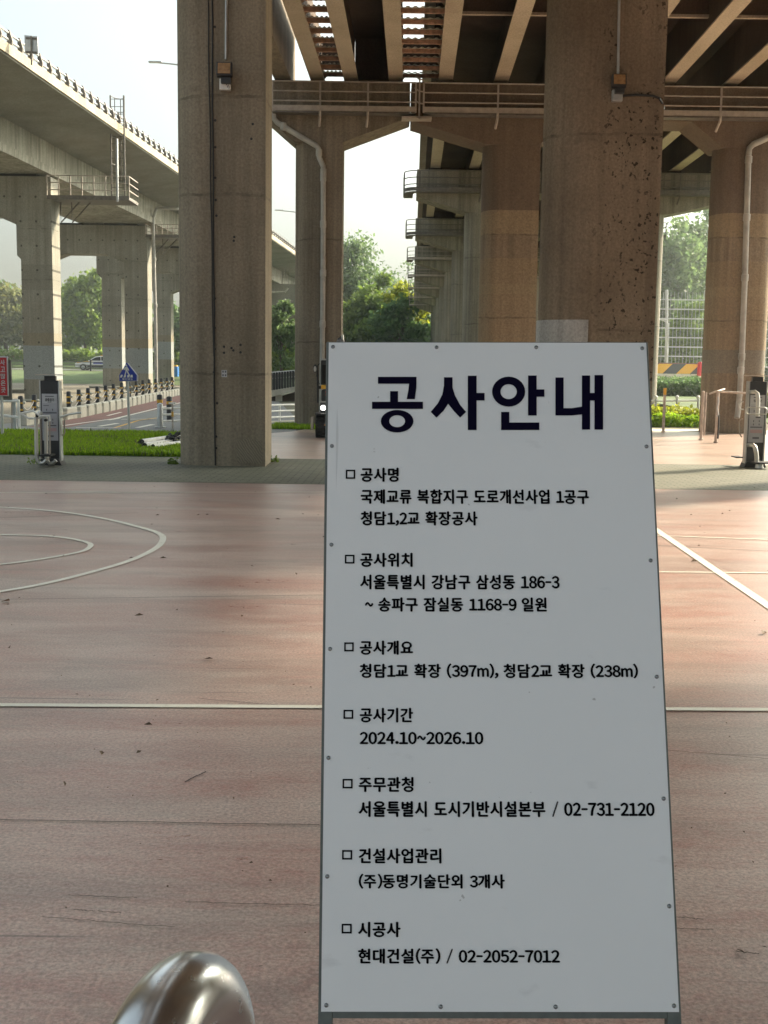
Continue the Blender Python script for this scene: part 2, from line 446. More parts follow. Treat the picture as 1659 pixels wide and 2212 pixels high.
M['kerbshade'] = plain('shaded_kerb_gap', (0.26, 0.25, 0.20), 0.85, 0.0, 0.2, 4.0)  # dark tone painted for the shadow gaps of the kerb
M['bank'] = plain('green_bank', (0.075, 0.115, 0.03), 0.95, 0.0, 0.5, 0.6)

def structure(o, name=None):
    o['kind'] = 'structure'
    return o

# ------------------------------------------------------------------ ground, court, paths
structure(MB().sheet([(-300, -60, -0.012), (300, -60, -0.012), (300, 430, -0.012), (-300, 430, -0.012)]).build('ground', M['soil']))
yA = G(0, 1036).y; yB = G(700, 1036).y
structure(MB().sheet([(-26, -40, 0), (26, -40, 0), (26, G(1659, 1064).y + 0.2, 0), (-26, yA, 0)]).build('court', M['court']))
pz = 0.003
structure(MB().sheet([(-26, yA, pz), (26, G(1659, 1064).y + 0.2, pz), (26, 19.9, pz), (-26, 19.9, pz)]).build('paving_strip', M['paver']))
structure(MB().sheet([(-2.95, 19.9, 0.0), (22, 19.9, 0.0), (22, 30.6, 0.0), (-1.7, 30.6, 0.0), (-2.3, 28.2, 0.0), (-2.95, 27.0, 0.0)]).build('faded_court', M['court2']))
structure(MB().sheet([(-1.2, 30.6, 0.001), (22, 30.6, 0.001), (22, 32.0, 0.001), (-2.2, 32.0, 0.001)]).build('pavement', M['kerb']))

def line_strip(mb, pts, w, z):
    pts = [Vector((p[0], p[1], 0)) for p in pts]
    n = len(pts)
    L, Rr = [], []
    for i in range(n):
        t = (pts[min(i + 1, n - 1)] - pts[max(i - 1, 0)]).normalized()
        u = Vector((-t.y, t.x, 0)) * (w / 2)
        L.append(pts[i] + u); Rr.append(pts[i] - u)
    vs = [(p.x, p.y, z) for p in L] + [(p.x, p.y, z) for p in Rr]
    mb.add(vs, [(i, n + i, n + i + 1, i + 1) for i in range(n - 1)])
mk = MB()
a, b = G(-40, 1524), G(1700, 1534.5)
line_strip(mk, [a, a.lerp(b, 0.5), b], 0.05, 0.005)
def px_curve(pts, z=0.005, w=0.05, n=24):
    """smooth ground curve through pixel-derived ground points"""
    g = [G(*p) for p in pts]
    out = []
    for i in range(len(g) - 1):
        p0, p1, p2, p3 = g[max(i - 1, 0)], g[i], g[i + 1], g[min(i + 2, len(g) - 1)]
        for k in range(n):
            t = k / n
            out.append(0.5 * ((2 * p1) + (p2 - p0) * t + (2 * p0 - 5 * p1 + 4 * p2 - p3) * t * t + (3 * p1 - p0 - 3 * p2 + p3) * t ** 3))
    out.append(g[-1])
    line_strip(mk, out, w, z)
# large circle and the smaller arc on the left half of the court
px_curve([(-150, 1090), (-20, 1095), (120, 1105), (225, 1121), (300, 1139), (341, 1152), (352, 1164), (338, 1184), (285, 1210), (200, 1236), (90, 1263), (-20, 1282), (-140, 1300)], w=0.06)
px_curve([(-150, 1152), (-20, 1155.5), (90, 1158), (150, 1164), (186, 1172), (196, 1179), (182, 1190), (140, 1200), (60, 1213), (-20, 1222), (-150, 1233)], 0.0055, w=0.05)
a, b = G(-40, 1064.5), G(720, 1063.5)
line_strip(mk, [a, b], 0.05, 0.005)
a, b = G(1380, 1120), G(1700, 1337)
line_strip(mk, [a, b], 0.075, 0.0052)
a, b = G(1380, 1156), G(1700, 1168); line_strip(mk, [a, b], 0.04, 0.005)
a, b = G(1380, 1236), G(1700, 1239); line_strip(mk, [a, b], 0.035, 0.0054)
structure(mk.build('court_markings', M['paintline']))
ck = MB()
def crack(p, q, w, z=0.0035):
    a, b = G(*p), G(*q)
    n = 14
    pts = [a.lerp(b, k / n) + Vector((0, rnd.uniform(-.004, .004), 0)) for k in range(n + 1)]
    line_strip(ck, pts, w, z)
for p, q, w in [((148, 1935), (297, 1941), .003), ((159, 1967), (205, 1970), .003), ((212, 1970), (262, 1974), .003), ((92, 1983), (378, 2005), .0025), ((-20, 1772), (690, 1784), .005), ((400, 1950), (692, 1957), .003),
                ((1418, 1179), (1680, 1192), .012), ((1461, 1982), (1520, 1989), .004), ((1462, 2007), (1540, 2009), .003), ((-20, 1296), (700, 1286), .006), ((430, 1510), (690, 1532), .004), ((1440, 1622), (1659, 1640), .004), ((400, 1690), (445, 1668), .006), ((1590, 2058), (1640, 2063), .004), ((-20, 1120), (300, 1108), .01)]:
    crack(p, q, w)
structure(ck.build('court_cracks', M['crackline']))
# left: turf, path, channel apron
gy0, gy1 = 19.9, G(190, 938).y
structure(MB().sheet([(-18, gy0, 0.004), (-2.96, gy0, 0.004), (-2.96, gy1 + 0.4, 0.004), (-18, gy1 - 0.3, 0.004)]).build('turf', M['grassbase']))
structure(MB().sheet([G(-200, 941, -0.004), G(384, 941, -0.004), G(640, 941, -0.004), G(640, 902, -0.004), G(560, 830, -0.004), G(384, 852, -0.004), G(164, 904, -0.004), G(-200, 930, -0.004)]).build('path', M['asphalt']))
structure(MB().sheet([G(60, 922, -0.001), G(150, 923, -0.001), G(250, 903, -0.001), G(345, 884, -0.001), G(480, 846, -0.001), G(440, 846, -0.001), G(384, 855, -0.001), G(270, 880, -0.001), G(164, 904, -0.001)]).build('bike_lane', M['redpath']))
pm = MB()
def strip_px(p, q, w, z=0.0025):
    line_strip(pm, [G(*p), G(*q)], w, z)
strip_px((60, 930), (250, 904), 0.1); strip_px((250, 904), (480, 848), 0.12)
strip_px((164, 924), (262, 924.5), 0.14)
for i in range(7):
    strip_px((150 + 22 * i, 934.5), (168 + 22 * i, 931.5), 0.32)
strip_px((214, 921), (254, 914.5), 0.14); strip_px((296, 924), (330, 917), 0.14)
strip_px((235, 907.5), (258, 903.5), 0.1); strip_px((232, 898), (262, 890.5), 0.1); strip_px((262, 906), (340, 905), 0.16)
structure(pm.build('path_markings', M['paintline']))
ym = MB(); line_strip(ym, [G(248, 924), G(300, 908), G(345, 902)], 0.08, 0.003)
structure(ym.build('path_line_yellow', M['yellow']))
structure(MB().sheet([G(-300, 928, -0.006), G(44, 921, -0.006), G(164, 902, -0.006), G(384, 852, -0.006), G(640, 822, -0.006), (-20, 120, -0.006), (-80, 120, -0.006)]).build('channel_apron', M['apron']))
# far road on a low bank, beyond the creek
RZ = 0.75
structure(MB().sheet([(-200, 126, RZ), (40, 126, RZ), (40, 146, RZ), (-200, 146, RZ)]).build('road', M['road']))
bk = MB()
bk.sheet([(-200, 88, 0.0), (60, 88, 0.0), (60, 125.8, RZ - 0.02), (-200, 125.8, RZ - 0.02)])
structure(bk.build('grass_bank', M['bank']))
structure(MB().sheet([(-290, 146.2, RZ - 0.03), (20, 146.2, RZ - 0.03), (200, 160, RZ), (290, 200, 3), (290, 425, 6), (-290, 425, 6), (-290, 152, 2.8), (20, 152, 2.8)]).build('far_bank', M['bank']))
structure(MB().sheet([(-200, 125.2, RZ + 0.03), (40, 125.2, RZ + 0.03), (40, 125.9, RZ + 0.03), (-200, 125.9, RZ + 0.03)]).build('road_edge', M['kerb']))
# right side road beyond the hedge
structure(MB().sheet([(14, 70, 0.35), (160, 70, 0.35), (160, 100, 0.7), (14, 100, 0.7)]).build('side_road', M['kerb']))
structure(MB().sheet([(12, 36, 0.01), (80, 36, 0.01), (80, 69.9, 0.33), (12, 69.9, 0.33)]).build('verge', M['bank']))

# kerb stones along the bike lane
kb = empty('path_kerb', G(164, 903), 'row of pale kerb stones edging the bike path below the chained bollards', 'kerb')
kp = [G(40, 921), G(100, 912), G(164, 903), G(270, 880), G(384, 853.5), G(480, 839)]
dist = 0.0
alt = 0
for i in range(len(kp) - 1):
    p, q = kp[i], kp[i + 1]
    L = (q - p).length; n = max(1, int(L / 1.15)); t = (q - p).normalized()
    for k in range(n):
        c = p + t * (L * (k + 0.5) / n)
        m = MB().bar(c - t * (L / n * 0.36) + Vector((0, 0, 0.16)), c + t * (L / n * 0.36) + Vector((0, 0, 0.16)), 0.22, 0.34)
        m.build('kerb_stone', M['kerb'], kb, bevel=0.03)
        m = MB().bar(c + t * (L / n * 0.36) + Vector((0, 0, 0.11)), c + t * (L / n * 0.64) + Vector((0, 0, 0.11)), 0.18, 0.24)
        m.build('kerb_gap_shade', M['kerbshade'], kb)  # darker block paints the shade between two stones

# ------------------------------------------------------------------ right-hand bridge
AX, AL = 0.0226, 0.06
D1 = G(470, 1007).y + 0.5
D2 = 28.9 * S
ROWS = [41 * S, 54 * S, 66 * S, 78 * S, 90 * S, 102 * S, 114 * S]
ZG = zz(168, D2 - 0.6)                 # underside of girders
ZC = ZG - 0.10                   # top of cap beams
ZP = zz(240, D2 - 1.0)                 # walkway level
TIPB, ROOT = ZP - 0.15, zz(318, D2)
def sh(D): return AX * (D - D2)

def dcol(mb, L, Rr, D, T, z0, z1, rx=0.45, both=False):
    pts = []
    for k in range(13):
        a = math.pi / 2 + math.pi * k / 12
        pts.append((L + rx + rx * math.cos(a), D + T / 2 * math.sin(a)))
    if both:
        for k in range(13):
            a = -math.pi / 2 + math.pi * k / 12
            pts.append((Rr - rx + rx * math.cos(a), D + T / 2 * math.sin(a)))
    else:
        pts += [(Rr, D - T / 2), (Rr, D + T / 2)]
    return mb.prism(pts, z0, z1, 'z')

def portal(D, name_label, mat, tipL, colL, colLr, colR, colRr, tipR, group=None, rx=0.42, zroot=ROOT):
    e = empty('bridge_pier', ((colL + colLr) / 2, D, 0), name_label, 'bridge pier', group)
    T = 1.25
    for l, r_, b in ((colL, colLr, False), (colR, colRr, True)):
        dcol(MB(), l, r_, D, T - 0.02, -0.05, zroot + 0.3, rx, b).build('column', mat, e, smooth=True)
    am = 0.75
    poly = [(tipL, ZC), (tipR, ZC), (tipR, TIPB), (colRr + 0.003, zroot), (colR - 0.003 + 0.05, zroot), (colR - am, zroot + 0.62),
            (colLr + am, zroot + 0.62), (colLr - 0.05, zroot), (colL + 0.05, zroot), (tipL, TIPB)]
    MB().prism(poly, D - T / 2, D + T / 2, 'y').build('cap_beam', mat, e)
    for gx in GLAT:
        x = gx * S + sh(D)
        if tipL < x < tipR: MB().box((x, D, (ZC + ZG) / 2), (0.5, 0.6, ZG - ZC - 0.004)).build('bearing', M['black'], e)
    return e
GLAT = [1.33, 2.65, 3.95, 5.3, 6.6, 8.1, 9.5, 10.9]

def walkway(path, z, label, group='maintenance walkways on the bridge piers', h=0.70, mat='rail_tan', n_rail=3, brackets=True, post=1.35):
    """path: list of (x, y) running along the outer edge"""
    e = empty('walkway', (path[0][0], path[0][1], z), label, 'walkway', group)
    m = M[mat]
    pts = [Vector((x, y, z)) for x, y in path]
    for r_ in range(n_rail):
        hh = h * (r_ + 1) / n_rail
        MB().tube([p + Vector((0, 0, hh)) for p in pts], 0.018, 6).build('rail', m, e, smooth=True)
    kick = MB()
    for a, b in zip(pts[:-1], pts[1:]):
        kick.bar(a + Vector((0, 0, 0.06)), b + Vector((0, 0, 0.06)), 0.015, 0.13)
    kick.build('toe_board', m, e)
    for a, b in zip(pts[:-1], pts[1:]):
        L = (b - a).length
        if L < 0.3: continue
        k = max(1, round(L / post)); t = (b - a).normalized()
        nrm = Vector((-t.y, t.x, 0))
        for i in range(k + 1):
            q = a.lerp(b, i / k)
            pb = MB().bar(q + Vector((0, 0, -0.02)), q + Vector((0, 0, h)), 0.045, 0.045)
            if brackets and 0 < i < k:
                pb.tube([q, q + Vector((0, 0.02, -0.12)), q + Vector((-0.03, 0.25, -0.33))], 0.035, 6)
            pb.build('post', m, e)
    inner = []
    for i, p in enumerate(pts):
        t = (pts[min(i + 1, len(pts) - 1)] - pts[max(i - 1, 0)]).normalized()
        inner.append(p + Vector((-t.y, t.x, 0)) * 0.33)
    n = len(pts)
    gr = MB()
    vs = [p + Vector((0, 0, dz)) for dz in (-0.05, -0.02) for p in pts + inner]
    fs = []
    for i in range(n - 1):
        fs += [(i, i + 1, n + i + 1, n + i), (2 * n + i, 2 * n + i + 1, 3 * n + i + 1, 3 * n + i), (i, i + 1, 2 * n + i + 1, 2 * n + i), (n + i, n + i + 1, 3 * n + i + 1, 3 * n + i)]
    fs += [(0, n, 3 * n, 2 * n), (n - 1, 2 * n - 1, 4 * n - 1, 3 * n - 1)]
    gr.add(vs, fs)
    gr.build('grating', M['rail_dark'], e)
    return e

# row 1 and the row just out of frame
def near_left_pier(D, label, lx0, lx1):
    e = empty('bridge_pier', ((lx0 + lx1) / 2, D, 0), label, 'bridge pier', 'round nosed piers nearest the court')
    dcol(MB(), lx0, lx1, D, 1.0, -0.05, ZC - 1.2, 0.5).build('column', M['conc_near'], e, smooth=True)
    poly = [(lx0 - 1.0, ZC), (lx1 + 2.3, ZC), (lx1 + 2.3, ZC - 0.6), (lx1 + 0.4, ZC - 1.25), (lx0 - 0.2, ZC - 1.25), (lx0 - 1.0, ZC - 0.7)]
    MB().prism(poly, D - 0.6, D + 0.6, 'y').build('cap_beam', M['conc_near'], e)
    return e
lp0, lp1 = lat(384, D1 - .3, 1005), lat(573, D1 - .5, 1005)
near_left_pier(D1, 'nearest left concrete pier with a rounded left edge, floodlight and two dark cables', lp0, lp1)
near_left_pier(D1 - 15.2, 'round nosed concrete pier beside the camera at the left', lp0 - 0.3, lp1 - 0.3)
rp0, rp1 = lat(1158, D1 - .1, 860), lat(1404, D1 - .5, 860)
portal(D1, 'big dark pitted concrete pier right behind the white notice board', M['conc_pitted'], 0.4 * S + sh(D1), rp0, rp1, 8.0 * S, 9.3 * S, 11.4 * S, 'round nosed piers nearest the court', rx=0.75, zroot=ZC - 1.2)
portal(D1 - 15.2, 'concrete portal pier beside the camera at the right', M['conc_pitted'], 0.2 * S, rp0 - 0.3, rp1 - 0.3, 7.8 * S, 9.1 * S, 11.1 * S, 'round nosed piers nearest the court', rx=0.75, zroot=ZC - 1.2)

# row 2: hammerhead on the left
e2 = empty('bridge_pier', (lat(686, D2), D2, 0), 'slim concrete pier with a flared hammerhead cap and a pale drain pipe', 'bridge pier')
Df = D2 - 0.62
dcol(MB(), lat(634, Df, 600), lat(738, Df, 600), D2 - 0.05, 1.15, -0.05, ROOT + 0.05, 0.5).build('column', M['conc_pier'], e2, smooth=True)
poly = [(P(545, 178, Df).x, ZC), (P(886, 178, Df).x, ZC), (P(886, 253, Df).x, P(886, 253, Df).z), (P(740, 322, Df).x, ROOT), (P(634, 322, Df).x, ROOT), (P(560, 240, Df).x, P(560, 240, Df).z)]
MB().prism(poly, Df, D2 + 0.62, 'y').build('cap_beam', M['conc_pier'], e2)
walkway([(P(588, 230, Df - .35).x, Df - 0.35), (P(898, 235, Df - .35).x, Df - 0.35)], ZP, 'maintenance walkway with three rails along the hammerhead pier cap', post=1.15)
# row 2: portal
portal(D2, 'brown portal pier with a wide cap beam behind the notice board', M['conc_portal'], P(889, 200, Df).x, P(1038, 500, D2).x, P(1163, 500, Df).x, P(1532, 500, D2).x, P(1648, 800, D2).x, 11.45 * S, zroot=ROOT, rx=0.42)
walkway([(P(915, 235, Df - .35).x, Df - 0.35), (11.2 * S, Df - 0.35)], ZP, 'long maintenance walkway along the brown portal pier', post=1.9)
st = empty('walkway_steps', (P(898, 230, Df - .4).x, Df - 0.4, ZP - 0.05), 'short stepped railing joining the two walkways between the pier caps', 'railing')
for k in range(3):
    z = ZP + 0.86 * (k + 1) / 3 - 0.1
    MB().tube([(P(895, 230, Df).x, Df - 0.38, z + 0.1), (P(903, 230, Df).x, Df - 0.38, z + 0.02), (P(914, 230, Df).x, Df - 0.38, z)], 0.018, 6).build('rail', M['rail_tan'], st)
MB().bar((P(905, 230, Df).x, Df - 0.38, ZP - 0.2), (P(905, 230, Df).x, Df - 0.38, ZP + 0.8), 0.04, 0.04).build('post', M['rail_tan'], st)
MB().box((P(900, 230, Df).x, Df - 0.2, ZP - 0.14), (0.75, 0.4, 0.05)).build('step_plate', M['rail_tan'], st)

order = ['first', 'second', 'third', 'fourth', 'fifth', 'sixth', 'farthest']
for i, D in enumerate(ROWS):
    o = sh(D)
    tl = (0.97 + AX * (D / S - 41)) * S
    cl = (2.36 + AX * (D / S - 28.5)) * S
    portal(D, 'weathered portal pier, %s of the row receding beyond the brown portal' % order[i], M['conc_far'], tl, cl, cl + 1.5 * S, 7.75 * S + o, 9.25 * S + o, 11.6 * S + o, 'piers receding under the bridge')
    x0 = tl - 0.46
    rc_ = 0.55
    arc = [(x0 + rc_ - rc_ * math.cos(math.pi / 2 * k / 5), D - 0.42 - rc_ * math.sin(math.pi / 2 * k / 5)) for k in range(6)]
    walkway([(x0, D + 0.7), (x0, D + 0.1)] + arc + [(tl + 4.2 * S, D - 0.97), (11.9 * S + o, D - 0.97)], ZP, 'railed walkway round the %s receding pier cap' % order[i],
            mat='rail_tan' if i > 1 else 'rail_dark', n_rail=3, post=2.2)

# decks
def girders(e, lats, y0, y1, fl=0.36, depth=1.15):
    for g in lats:
        w, f = MB(), MB()
        xa, xb = g * S + sh(y0), g * S + sh(y1)
        w.bar((xa, y0, ZG + depth / 2 + 0.02), (xb, y1, ZG + depth / 2 + 0.02), 0.10, depth)
        f.bar((xa, y0, ZG + 0.02), (xb, y1, ZG + 0.02), fl, 0.04)
        go = w.build('girder', M['steel_brown'], e)
        f.build('flange', M['flange'], go)
Y0, YE = -7.0, 118 * S
dr = empty('bridge_deck', (6 * S, 10, ZG), 'wide brown girder bridge deck overhead on the portal piers', 'bridge deck')
girders(dr, GLAT, Y0, YE)
zs = ZG + 1.17
m = MB()
def skew_slab(mb, la, lb, y0, y1, z0, z1):
    c = [(la * S + sh(y0), y0), (lb * S + sh(y0), y0), (lb * S + sh(y1), y1), (la * S + sh(y1), y1)]
    mb.prism(c, z0, z1, 'z')
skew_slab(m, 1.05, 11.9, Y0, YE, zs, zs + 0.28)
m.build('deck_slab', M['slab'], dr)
m = MB()
skew_slab(m, 0.80, 1.04, Y0, YE, zs + 0.02, zs + 0.75); skew_slab(m, 11.91, 12.15, Y0, YE, zs + 0.02, zs + 0.9)
m.build('parapet', M['conc_edge'], dr)
yy = 27.3 * S
for yb in [8 * S, 17.5 * S, 24.6 * S] + [D2 + 6, ROWS[0] + 6.5, ROWS[1] + 6.4, ROWS[2] + 6.4]:
    for a, b in zip(GLAT[:-1], GLAT[1:]):
        xa, xb = a * S + sh(yb) + 0.052, b * S + sh(yb) - 0.052
        MB().box(((xa + xb) / 2, yb, ZG + 0.42), (xb - xa, 0.10, 0.06)).build('cross_brace', M['flange'], dr)
        MB().box(((xa + xb) / 2, yb, ZG + 0.8), (xb - xa, 0.03, 0.7)).build('diaphragm', M['steel_brown'], dr)
dp = empty('added_shade_deck', (24, -2, ZG), 'unseen wide deck added at the right of the camera to shade the court', 'bridge deck')  # unseen deck added to keep the near court in shade
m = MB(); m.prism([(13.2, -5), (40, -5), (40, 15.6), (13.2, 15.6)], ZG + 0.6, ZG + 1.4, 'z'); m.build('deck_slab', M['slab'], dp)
for gx in (15, 20, 25, 30, 35):
    MB().box((gx, 5.3, ZG + 0.2), (0.4, 20, 0.79)).build('girder', M['steel_brown'], dp)
for gx in (16, 30):
    MB().box((gx, 6, ZG / 2 - 0.1), (1.3, 1.2, ZG - 0.2)).build('column', M['conc_pier'], dp)
# left deck (being widened), ends over row 2
dl = empty('bridge_deck', (-0.8, 10, ZG), 'narrow girder deck with corrugated bays and brackets, left of the wide bridge deck', 'bridge deck')
YL = D2 + 0.55
girders(dl, [-1.72, -0.92, 0.15], Y0, YL)
m = MB()
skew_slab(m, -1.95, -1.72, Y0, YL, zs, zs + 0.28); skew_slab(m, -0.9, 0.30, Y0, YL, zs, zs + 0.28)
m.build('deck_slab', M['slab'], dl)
for la, lb, z0 in ((-1.66, -0.98, 0.40), (-0.86, 0.09, 0.13), (0.21, 1.20, 0.52)):
    MB().box(((la + lb) / 2 * S + sh(YL), YL - 0.25, (ZG + z0 + zs) / 2), ((lb - la) * S, 0.14, zs - ZG - z0)).build('end_diaphragm', M['steel_brown'], dl)
m = MB(); skew_slab(m, -2.72, -2.33, Y0, YL, ZG - 0.05, ZG + 1.3)
m.build('edge_beam', M['conc_pier'], dl)
def corr_bay(la, lb, step, cov):
    y = 20.0
    while y < YL - 0.3:
        xa, xb = la * S + sh(y), lb * S + sh(y)
        c = MB()
        n = 26
        top, bot = [], []
        for i in range(n + 1):
            xx = xa + (xb - xa) * i / n
            dz = 0.028 if i % 4 in (1, 2) else 0.0
            top.append((xx, y, ZG + 0.30 + dz)); bot.append((xx, y + step * cov, ZG + 0.44 + dz))
        c.add(top + bot, [(i, i + 1, n + 2 + i, n + 1 + i) for i in range(n)])
        c.build('corrugated_form', M['corr'], dl, fix=False)
        MB().box(((xa + xb) / 2, y - 0.02, ZG + 0.22), (xb - xa, 0.07, 0.09)).build('cross_angle', M['rust'], dl)
        for sx, x_ in ((1, xa), (-1, xb)):
            g = MB().prism([(x_, ZG + 0.045), (x_ + sx * 0.20, ZG + 0.26), (x_, ZG + 0.26)], y + 0.03, y + 0.045, 'y')
            g.build('gusset', M['flange'], dl)
        y += step
corr_bay(-1.64, -1.0, 0.78, 1.2); corr_bay(0.24, 1.22, 0.78, 0.92)

# ------------------------------------------------------------------ fittings on the near piers
yf = D1 - 0.5                    # front face of near piers
def floodlight(px, py, w, h, label, D):
    c = P(px, py, D - 0.16)
    e = empty('floodlight', c, label, 'floodlight', 'floodlights on the near piers')
    rot = Matrix.Rotation(R(-12), 3, 'X')
    MB().box(c, (w, 0.10, h), M=rot).build('housing', M['charcoal'], e, bevel=0.012)
    MB().box(c + Vector((0, -0.058, 0.012)), (w * 0.8, 0.008, h * 0.76), M=rot).build('glass', M['lens_amber'], e)
    MB().box(c + Vector((0.02, 0.03, -h * 0.72)), (w * 0.62, 0.10, h * 0.4)).build('driver_box', M['charcoal'], e)
    MB().box(c + Vector((0, 0.1, 0)), (w * 0.3, 0.12, 0.05)).build('bracket', M['charcoal'], e)
    return c
c = floodlight(485, 151, 0.235, 0.21, 'dark floodlight with an amber glass on the left pier', yf)
cb = P(486.5, 183, yf - 0.05)
MB().box(cb, (0.165, 0.098, 0.165)).build('junction_box', M['white'], bevel=0.01)
tag(bpy.data.objects['junction_box'], 'small pale junction box with dark scuffs below the left floodlight', 'junction box', 'junction boxes on the near piers')
jb = bpy.data.objects['junction_box']
for q in range(5):
    MB().bar(cb + Vector((-0.02 + 0.02 * q, -0.0515, 0.04 - 0.03 * q)), cb + Vector((0.01 + 0.015 * q, -0.0515, 0.065 - 0.025 * q)), 0.004, 0.012).build('scuff', M['plate_ink'], jb)
MB().tube([P(489, -30, yf - 0.03), P(488, 128, yf - 0.03)], 0.02, 8).build('conduit', M['galv'], smooth=True)
tag(bpy.data.objects['conduit'], 'thin grey conduit running down the left pier to its floodlight', 'conduit', 'conduits on the near piers')
c = floodlight(1337, 175, 0.215, 0.19, 'dark floodlight with an amber glass on the right pitted pier', D1 - 0.62)
j2 = MB().box(P(1333, 207, D1 - 0.67), (0.155, 0.098, 0.17)).build('junction_box', M['galv'], bevel=0.01)
tag(j2, 'small grey junction box with a cable below the right floodlight', 'junction box', 'junction boxes on the near piers')
o = MB().tube([P(1338, -30, D1 - 0.66), P(1335, 160, D1 - 0.66)], 0.02, 8).build('conduit', M['galv'], smooth=True)
tag(o, 'thin grey conduit running down the right pier to its floodlight', 'conduit', 'conduits on the near piers')
o = MB().tube([P(1343, 207, D1 - 0.66), P(1375, 205, D1 - 0.66), P(1410, 207, D1 - 0.66), P(1424, 212, D1 - 0.68), P(1431, 224, D1 - 0.6), P(1434, 235, D1 - 0.3)], 0.018, 8).build('cable', M['black'], smooth=True)
tag(o, 'black cable curving from the right junction box round the pier edge', 'cable', 'cables on the near piers')
for x0, x1, r_ in ((449, 461, 0.009), (458, 464.5, 0.013)):
    pts = [P(x0 + (x1 - x0) * t / 12 + 0.8 * math.sin(t * 1.7), -30 + (1035 if x0 > 455 else 800) * t / 12, yf - 0.012) for t in range(13)]
    o = MB().tube(pts, r_, 6).build('cable', M['black'], smooth=True)
    tag(o, 'dark cable hanging down the left pier front, %s of the two' % ('right' if x0 > 455 else 'left'), 'cable', 'cables on the near piers')
o = MB().box(P(484.5, 807, yf - 0.004), (0.085, 0.006, 0.11)).build('sticker', M['plate_pale'])
tag(o, 'small pale notice sheet stuck on the left pier', 'sticker')
sk = o
for dx in (-0.02, 0.02):
    for dz in (-0.025, 0.03):
        MB().box(P(484.5, 807, yf - 0.0085) + Vector((dx, 0, dz)), (0.024, 0.002, 0.03)).build('print', M['plate_ink'], sk)
# form-tie holes down the near left pier front
hb = MB()
for (hx, hy) in [(467.5, 466), (466, 432), (464, 645), (464, 708), (464, 754), (462, 804), (469, 871), (467, 943), (467, 968), (464, 58), (465, 318), (465, 260), (465, 384), (484, 749), (519.5, 745), (484, 762), (519.5, 761), (500, 752), (504, 757), (506, 512), (505, 520), (546, 268), (543, 300)]:
    q = P(hx, hy, yf - 0.003)
    hb.lathe(q, [(0.02, -0.001), (0.017, 0.003)], 8, 'y')
hole = hb.build('tie_hole', M['black'], [o for o in COL.objects if o.name == 'bridge_pier'][0])
pt_ = MB().prism([(lat(513, yf, 950), zz(1000, yf, 530)), (lat(511, yf, 950), zz(952, yf, 530)), (lat(538, yf, 950), zz(947, yf, 530)), (lat(566, yf, 950), zz(954, yf, 530)), (lat(566, yf, 950), zz(1001, yf, 530))], yf - 0.008, yf + 0.002, 'y').build('plaster_patch', M['plaster'], [o for o in COL.objects if o.name == 'bridge_pier'][0])
# pale repair collar low on the pitted pier
rc = MB()
xm = (rp0 + 0.75)
pts_o = []
for k in range(11):
    a = math.pi * 0.98 + (math.pi * 0.5) * k / 10
    pts_o.append((xm + 0.752 * math.cos(a), D1 + (0.635) * math.sin(a)))
z_lo, z_hi = 0.9, zz(690, D1 - 0.6, 1210)
vs = [(x - 0.012 if k < 6 else x, y - 0.012, z) for z in (z_lo, z_hi) for k, (x, y) in enumerate(pts_o)]
rc.add(vs, [(k, k + 1, 12 + k, 11 + k) for k in range(10)])
rc.build('repair_collar', M['patch'], [o for o in COL.objects if o.name.startswith('bridge_pier')][2], smooth=True)

# drain pipes
def pipe(pts, r, label, collars=(), mat='pipe'):
    o = MB().tube(pts, r, 12).build('drain_pipe', M[mat], smooth=True)
    tag(o, label, 'drain pipe', 'drain pipes')
    for c in collars:
        MB().lathe(c, [(r * 1.02, -0.09), (r * 1.22, -0.08), (r * 1.22, 0.08), (r * 1.02, 0.09)], 14).build('collar', M[mat], o, smooth=True)
    return o
DP = Df - 0.12
pp = [P(590, 235, DP), P(591.5, 256, DP), P(599, 265, DP), P(640, 290, DP), P(683, 315, DP), P(688, 321, DP), P(689.5, 340, DP), P(698, 359, DP), P(698.5, 366, DP), P(698, 560, DP), P(697, 700, DP), P(694, 920, DP)]
pipe(pp, 0.066, 'pale drain pipe bending down the slim hammerhead pier', [P(698.5, 372, DP), P(698.3, 384, DP), P(689, 330, DP), P(698, 484, DP), P(698, 590, DP), P(697, 700, DP), P(612, 273, DP)])
pp = [P(1700, 285, DP), P(1672, 292, DP), P(1645, 304, DP), P(1627, 312, DP), P(1619, 320, DP), P(1617, 334, DP), P(1609, 600, DP), P(1602, 780, DP), P(1598, 850, DP), P(1594, 890, DP), P(1592, 903, DP - 0.06)]
pipe(pp, 0.075, 'pale drain pipe down the right column of the brown portal', [P(1617, 345, DP), P(1613, 470, DP), P(1609, 600, DP), P(1602, 770, DP), P(1600, 800, DP)])

